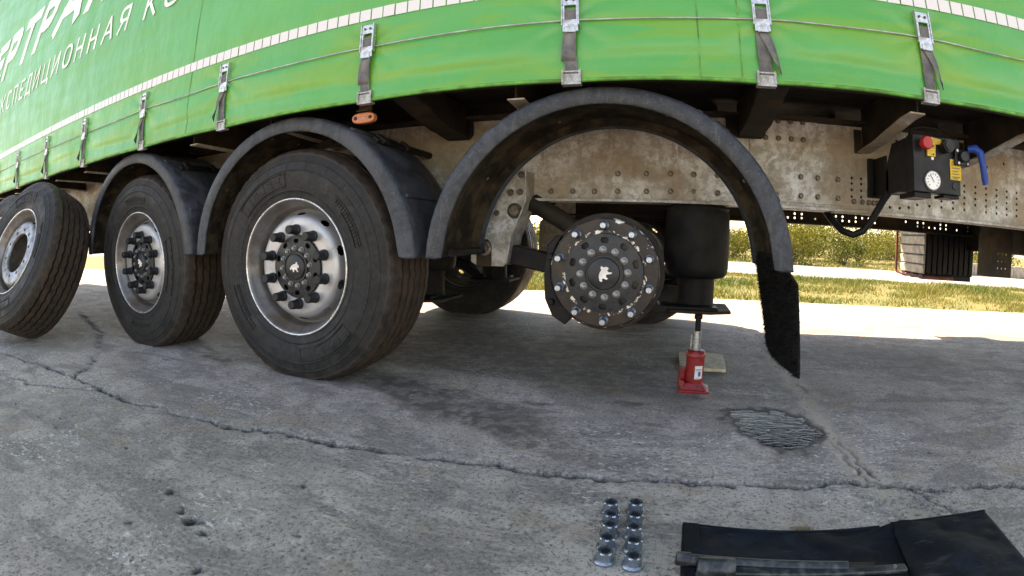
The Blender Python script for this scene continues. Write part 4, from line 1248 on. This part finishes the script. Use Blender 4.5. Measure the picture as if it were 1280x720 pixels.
lp = holed_plate(outline_pts(2.36, 2.57, .53, .80, 4), lh, 1.2, .01, 'landing_leg_plate', 'under_steel', T)
m = MB(); m.box(2.36, 2.57, 1.20, 1.30, .80, 1.1); m.box(2.36, 2.375, 1.206, 1.32, .53, .80); m.build('leg_housing', 'under_steel', lp)
m = MB(); m.box(2.62, 3.3, 1.0, 1.9, .68, 1.08); part_at(m, 'equipment_tray', 'under_steel', bevel=.01)

# ------------------------------------------------------------------ wheels taken off, leaning on the trailer
def loose_wheel(x, y, tilt, yaw, spin, label):
    e = empty('loose_wheel', (x, y, 0))
    e.rotation_euler = (0, 0, yaw)
    tag(e, label, 'wheel', 'wheels taken off and leaned against the trailer')
    # local: stands on the tread edge, leaning back by tilt about X
    R = Matrix.Rotation(-tilt, 4, 'X')
    lift = .538*math.cos(tilt) - 0.0
    z0 = .528*math.cos(tilt)+.002+.05*math.sin(tilt)*0
    Mx = Matrix.Translation((0, 0, 0)) @ R @ Matrix.Translation((0, -.385, .5215)) @ Matrix.Rotation(spin, 4, 'Y')
    # drop so that the lowest tyre vertex touches the concrete
    low = min((Mx @ v.co).z for v in TY_F.vertices)
    Mx = Matrix.Translation((0, 0, -low+.001)) @ Mx
    def put(nm, me, sub=None):
        o = ob(nm, me, e); o.matrix_local = Mx; return o
    put('tyre', TY_F); put('disc', DISC_OPEN); put('barrel', BARREL); put('rim_lip', LIP)
    struct(put('sidewall_marking', MARK), 'stuff')
    return e
loose_wheel(-3.70, -.40, math.radians(24), math.radians(10), .4, 'loose wheel leaning against the trailer beside the rearmost mounted wheel')
loose_wheel(-4.84, -.24, math.radians(22), math.radians(8), 1.3, 'loose wheel standing farther back, half hidden by another leaning wheel')

# ------------------------------------------------------------------ things on the ground
# bottle jack
JX, JY = .372, .455
J = empty('bottle_jack', (JX, JY, gz(JX, JY)))
tag(J, 'red bottle jack standing on the concrete with its ram raised', 'jack')
m = MB(); m.prism([(-.068, -.062), (.068, -.066), (.070, .055), (-.064, .060)], .0, .012, 'z')
m.add([(-.055,-.050,.0125),(.055,-.054,.0125),(.055,.048,.0125),(-.052,.05,.0125),(-.036,-.036,.040),(.036,-.036,.040),(.036,.036,.040),(-.036,.036,.040)], [(4,5,6,7),(0,1,5,4),(1,2,6,5),(2,3,7,6),(3,0,4,7)])
m.build('base', 'paint_red', J, bevel=.003)
m = MB(); m.lathe([(.040, .035), (.0405, .150), (.044, .153), (.044, .166), (.038, .176), (.028, .179), (0, .179)], 28, axis='z'); m.build('body', 'paint_red', J, smooth=40)
m = MB(); m.cyl((-.055, .0, .02), (-.050, 0, .10), .017, 14); m.cyl((-.055, -.03, .045), (-.055, -.085, .05), .011, 12); m.build('pump', 'paint_red', J, smooth=40)
m = MB(); m.cyl((0, 0, .178), (0, 0, .262), .0185, 18); m.cyl((-.024, 0, .17), (-.024, 0, .245), .005, 8); m.build('ram', 'zinc', J, smooth=40)
m = MB(); m.lathe([(.0125, .26), (.0125, .312)]+[(.0125+.0014*(q % 2), .268+.0022*q) for q in range(0)]+[(.018, .314), (.018, .331), (0, .333)], 16, axis='z'); m.build('screw', 'black_steel', J, smooth=40)
def curved_patch(name, mat, a0, a1, z0, z1, r):
    A_ = [math.radians(a0+(a1-a0)*i/8) for i in range(9)]
    m = MB(); m.grid([[(r*math.cos(a), r*math.sin(a), z) for a in A_] for z in (z0, z1)]); return m.build(name, mat, J, smooth=60)
curved_patch('label', 'white_print', -92, -38, .058, .116, .0409)
curved_patch('label_print', 'label_blue', -70, -52, .070, .092, .0412); curved_patch('label_print', 'print_dark', -88, -45, .098, .101, .0412); curved_patch('label_print', 'print_dark', -86, -60, .062, .0635, .0412)

m = MB(); m.prism([(.325, .745), (.555, .752), (.575, 1.09), (.322, 1.075)], .0, .018, 'z')
o = m.build('wooden_board', 'wood', None, bevel=.003, loc=(0, 0, gz(.45, .9)+.004))
tag(o, 'pale square wooden board lying on the concrete behind the jack', 'board')

# wheel nuts in two rows
def nut_meshes():
    m = MB()
    R_, ri = .0192, .0112
    hexr = lambda i: R_
    vs, fs = [], []
    seg = 24
    def hx(a):
        t = (a % (PI/3))-PI/6
        return .0165/math.cos(t)
    rings = [(ri, .030, 0), (.0165, .0300, 0), (None, .0275, 1), (None, .0085, 1), (.0195, .0075, 0)]
    for (r, z, hxf) in rings:
        for i in range(seg):
            a = 2*PI*i/seg
            rr = hx(a) if hxf else r
            vs.append((rr*math.cos(a), rr*math.sin(a), z))
    base = len(vs)
    for i in range(seg):
        a = 2*PI*i/seg; vs.append((ri*math.cos(a), ri*math.sin(a), .001))
    for q in range(len(rings)-1):
        for i in range(seg):
            j = (i+1) % seg; fs.append((q*seg+i, q*seg+j, (q+1)*seg+j, (q+1)*seg+i))
    for i in range(seg):
        j = (i+1) % seg; fs.append((i, base+i, base+j, j))
    m.add(vs, fs)
    nb = m.mesh('wheel_nut', 'zinc_blue', 25)
    w_ = MB(); w_.lathe([(.012, .0005), (.0225, .0005), (.0236, .0020), (.0236, .0045), (.0205, .0078), (.0175, .0085)], 28, axis='z')
    return nb, w_.mesh('washer', 'zinc_blue', 40)
NB, WS = nut_meshes()
NUTS = [(.126,-.631),(.1325,-.684),(.136,-.731),(.1365,-.784),(.139,-.838),(.186,-.619),(.1885,-.675),(.190,-.731),(.194,-.785),(.198,-.844)]
for i, (x, y) in enumerate(NUTS):
    o = ob('wheel_nut', NB, None, (x, y, gz(x, y)+.001), (0, 0, random.uniform(0, 1)))
    od = ('first', 'second', 'third', 'fourth', 'last')[i % 5]
    tag(o, 'flanged zinc wheel nut, %s from the crack in the row %s' % (od, 'farther from the tool bag' if i < 5 else 'next to the tool bag'), 'nut', 'wheel nuts set out in two rows')
    ob('washer', WS, o)

# tool bag, black fabric, unrolled
def bag_z(x, y):
    z = .006+.004*fbm(np.array([x*9.]), np.array([y*9.]), 3, 83)[0]
    return float(z)
BAG = empty('tool_bag', (.72, -.85, gz(.72, -.85)))
tag(BAG, 'black fabric tool roll spread out on the concrete beside the wheel nuts', 'tool bag')
def bag_sheet(name, x0f, x1f, y0, y1f, zoff, nx, ny):
    rows = []
    for i in range(nx+1):
        s_ = i/nx; row = []
        for j in range(ny+1):
            t = j/ny
            xa, xb = x0f(t), x1f(t)
            x = xa+(xb-xa)*s_
            y = y0+(y1f(x)-y0)*t
            wr = (fbm(np.array([x*6.]), np.array([y*11.]), 4, 83)[0]-.5)*.034+.004*math.sin(x*23+y*9)
            ed = min(s_, 1-s_, 1-t)*30
            z = zoff+max(0, wr+.006)*min(1, ed)
            row.append((x-.72, y+.85, z))
        rows.append(row)
    m = MB(); m.grid(rows)
    return m.build(name, 'bag_fabric', BAG, smooth=60, solid=.006)
top1 = lambda x: -.672-.022*math.sin((x-.30)/.53*PI)*.9
top2 = lambda x: -.682+.03*((x-.80)/.34)
bag_sheet('panel', lambda t: .302-.004*math.sin(t*3), lambda t: .86, -1.06, top1, .006, 60, 30)
bag_sheet('flap', lambda t: .775+.055*t, lambda t: 1.115+.029*t, -1.06, top2, .017, 40, 30)
m = MB(); m.tube([(x-.72, top1(x)+.85, .009) for x in np.linspace(.302, .80, 40)], .0052, 8); m.build('piping', 'bag_fabric', BAG, smooth=60)
m = MB(); m.tube([(x-.72, top2(x)+.85, .019) for x in np.linspace(.83, 1.143, 30)], .0055, 8); m.build('piping', 'bag_fabric', BAG, smooth=60)
m = MB(); m.grid([[(.304-.72, y+.85, .0175) for y in np.linspace(-1.06, -.68, 12)], [(.338-.72, y+.85, .0185) for y in np.linspace(-1.06, -.682, 12)]]); m.build('edge_band', 'bag_fabric', BAG, solid=.003)
z0 = gz(.5, -.85)
def tool(name, label, build):
    e = empty(name, (.5, -.85, z0)); tag(e, label, 'tool'); build(e); return e
def t1(e):
    m = MB(); m.cyl((-.212, .006, .030), (.148, -.013, .030), .0125, 18); m.build('tube', 'tool_steel', e, smooth=40)
    m = MB(); m.cyl((.146, -.013, .030), (.21, -.016, .030), .0095, 14); m.build('inner_bar', 'black_steel', e, smooth=40)
    m = MB(); m.lathe([(.0125, 0), (.0150, .002), (.0150, .028), (.0125, .030)], 18, c=(-.216, .0062, .030), axis='x'); m.build('collar', 'tool_steel', e, smooth=40)
tool('extension_tube', 'long dark steel tube with a thinner bar lying across the tool bag', t1)
def t2(e):
    m = MB(); m.lathe([(.014, 0), (.021, .001), (.0215, .004), (.0215, .072), (.019, .076), (.012, .076)], 22, c=(-.176, -.030, .038), axis='x'); m.build('socket', 'tool_steel', e, smooth=40)
    m = MB(); m.box(-.10, .285, -.040, -.016, .024, .034); m.build('handle', 'tool_steel', e, bevel=.003)
    m = MB(); m.cyl((.255, -.028, .0335), (.255, -.028, .038), .005, 12); m.build('rivet', 'zinc', e)
tool('wheel_wrench', 'dark wheel wrench with round socket and flat handle on the tool bag', t2)
m = MB()
m.grid([[(.585+.012*q-.018*(0 if q else 1), -.662+.006*s_*(1-abs(q-1.5)/2.2), .004+.002*abs(s_)) for s_ in (-1, 0, 1)] for q in range(4)])
o = m.build('fallen_leaf', 'leaf_dry', None, solid=.0008, loc=(0, 0, gz(.6, -.66)))
tag(o, 'small brown dry leaf on the concrete beside the tool bag', 'leaf')
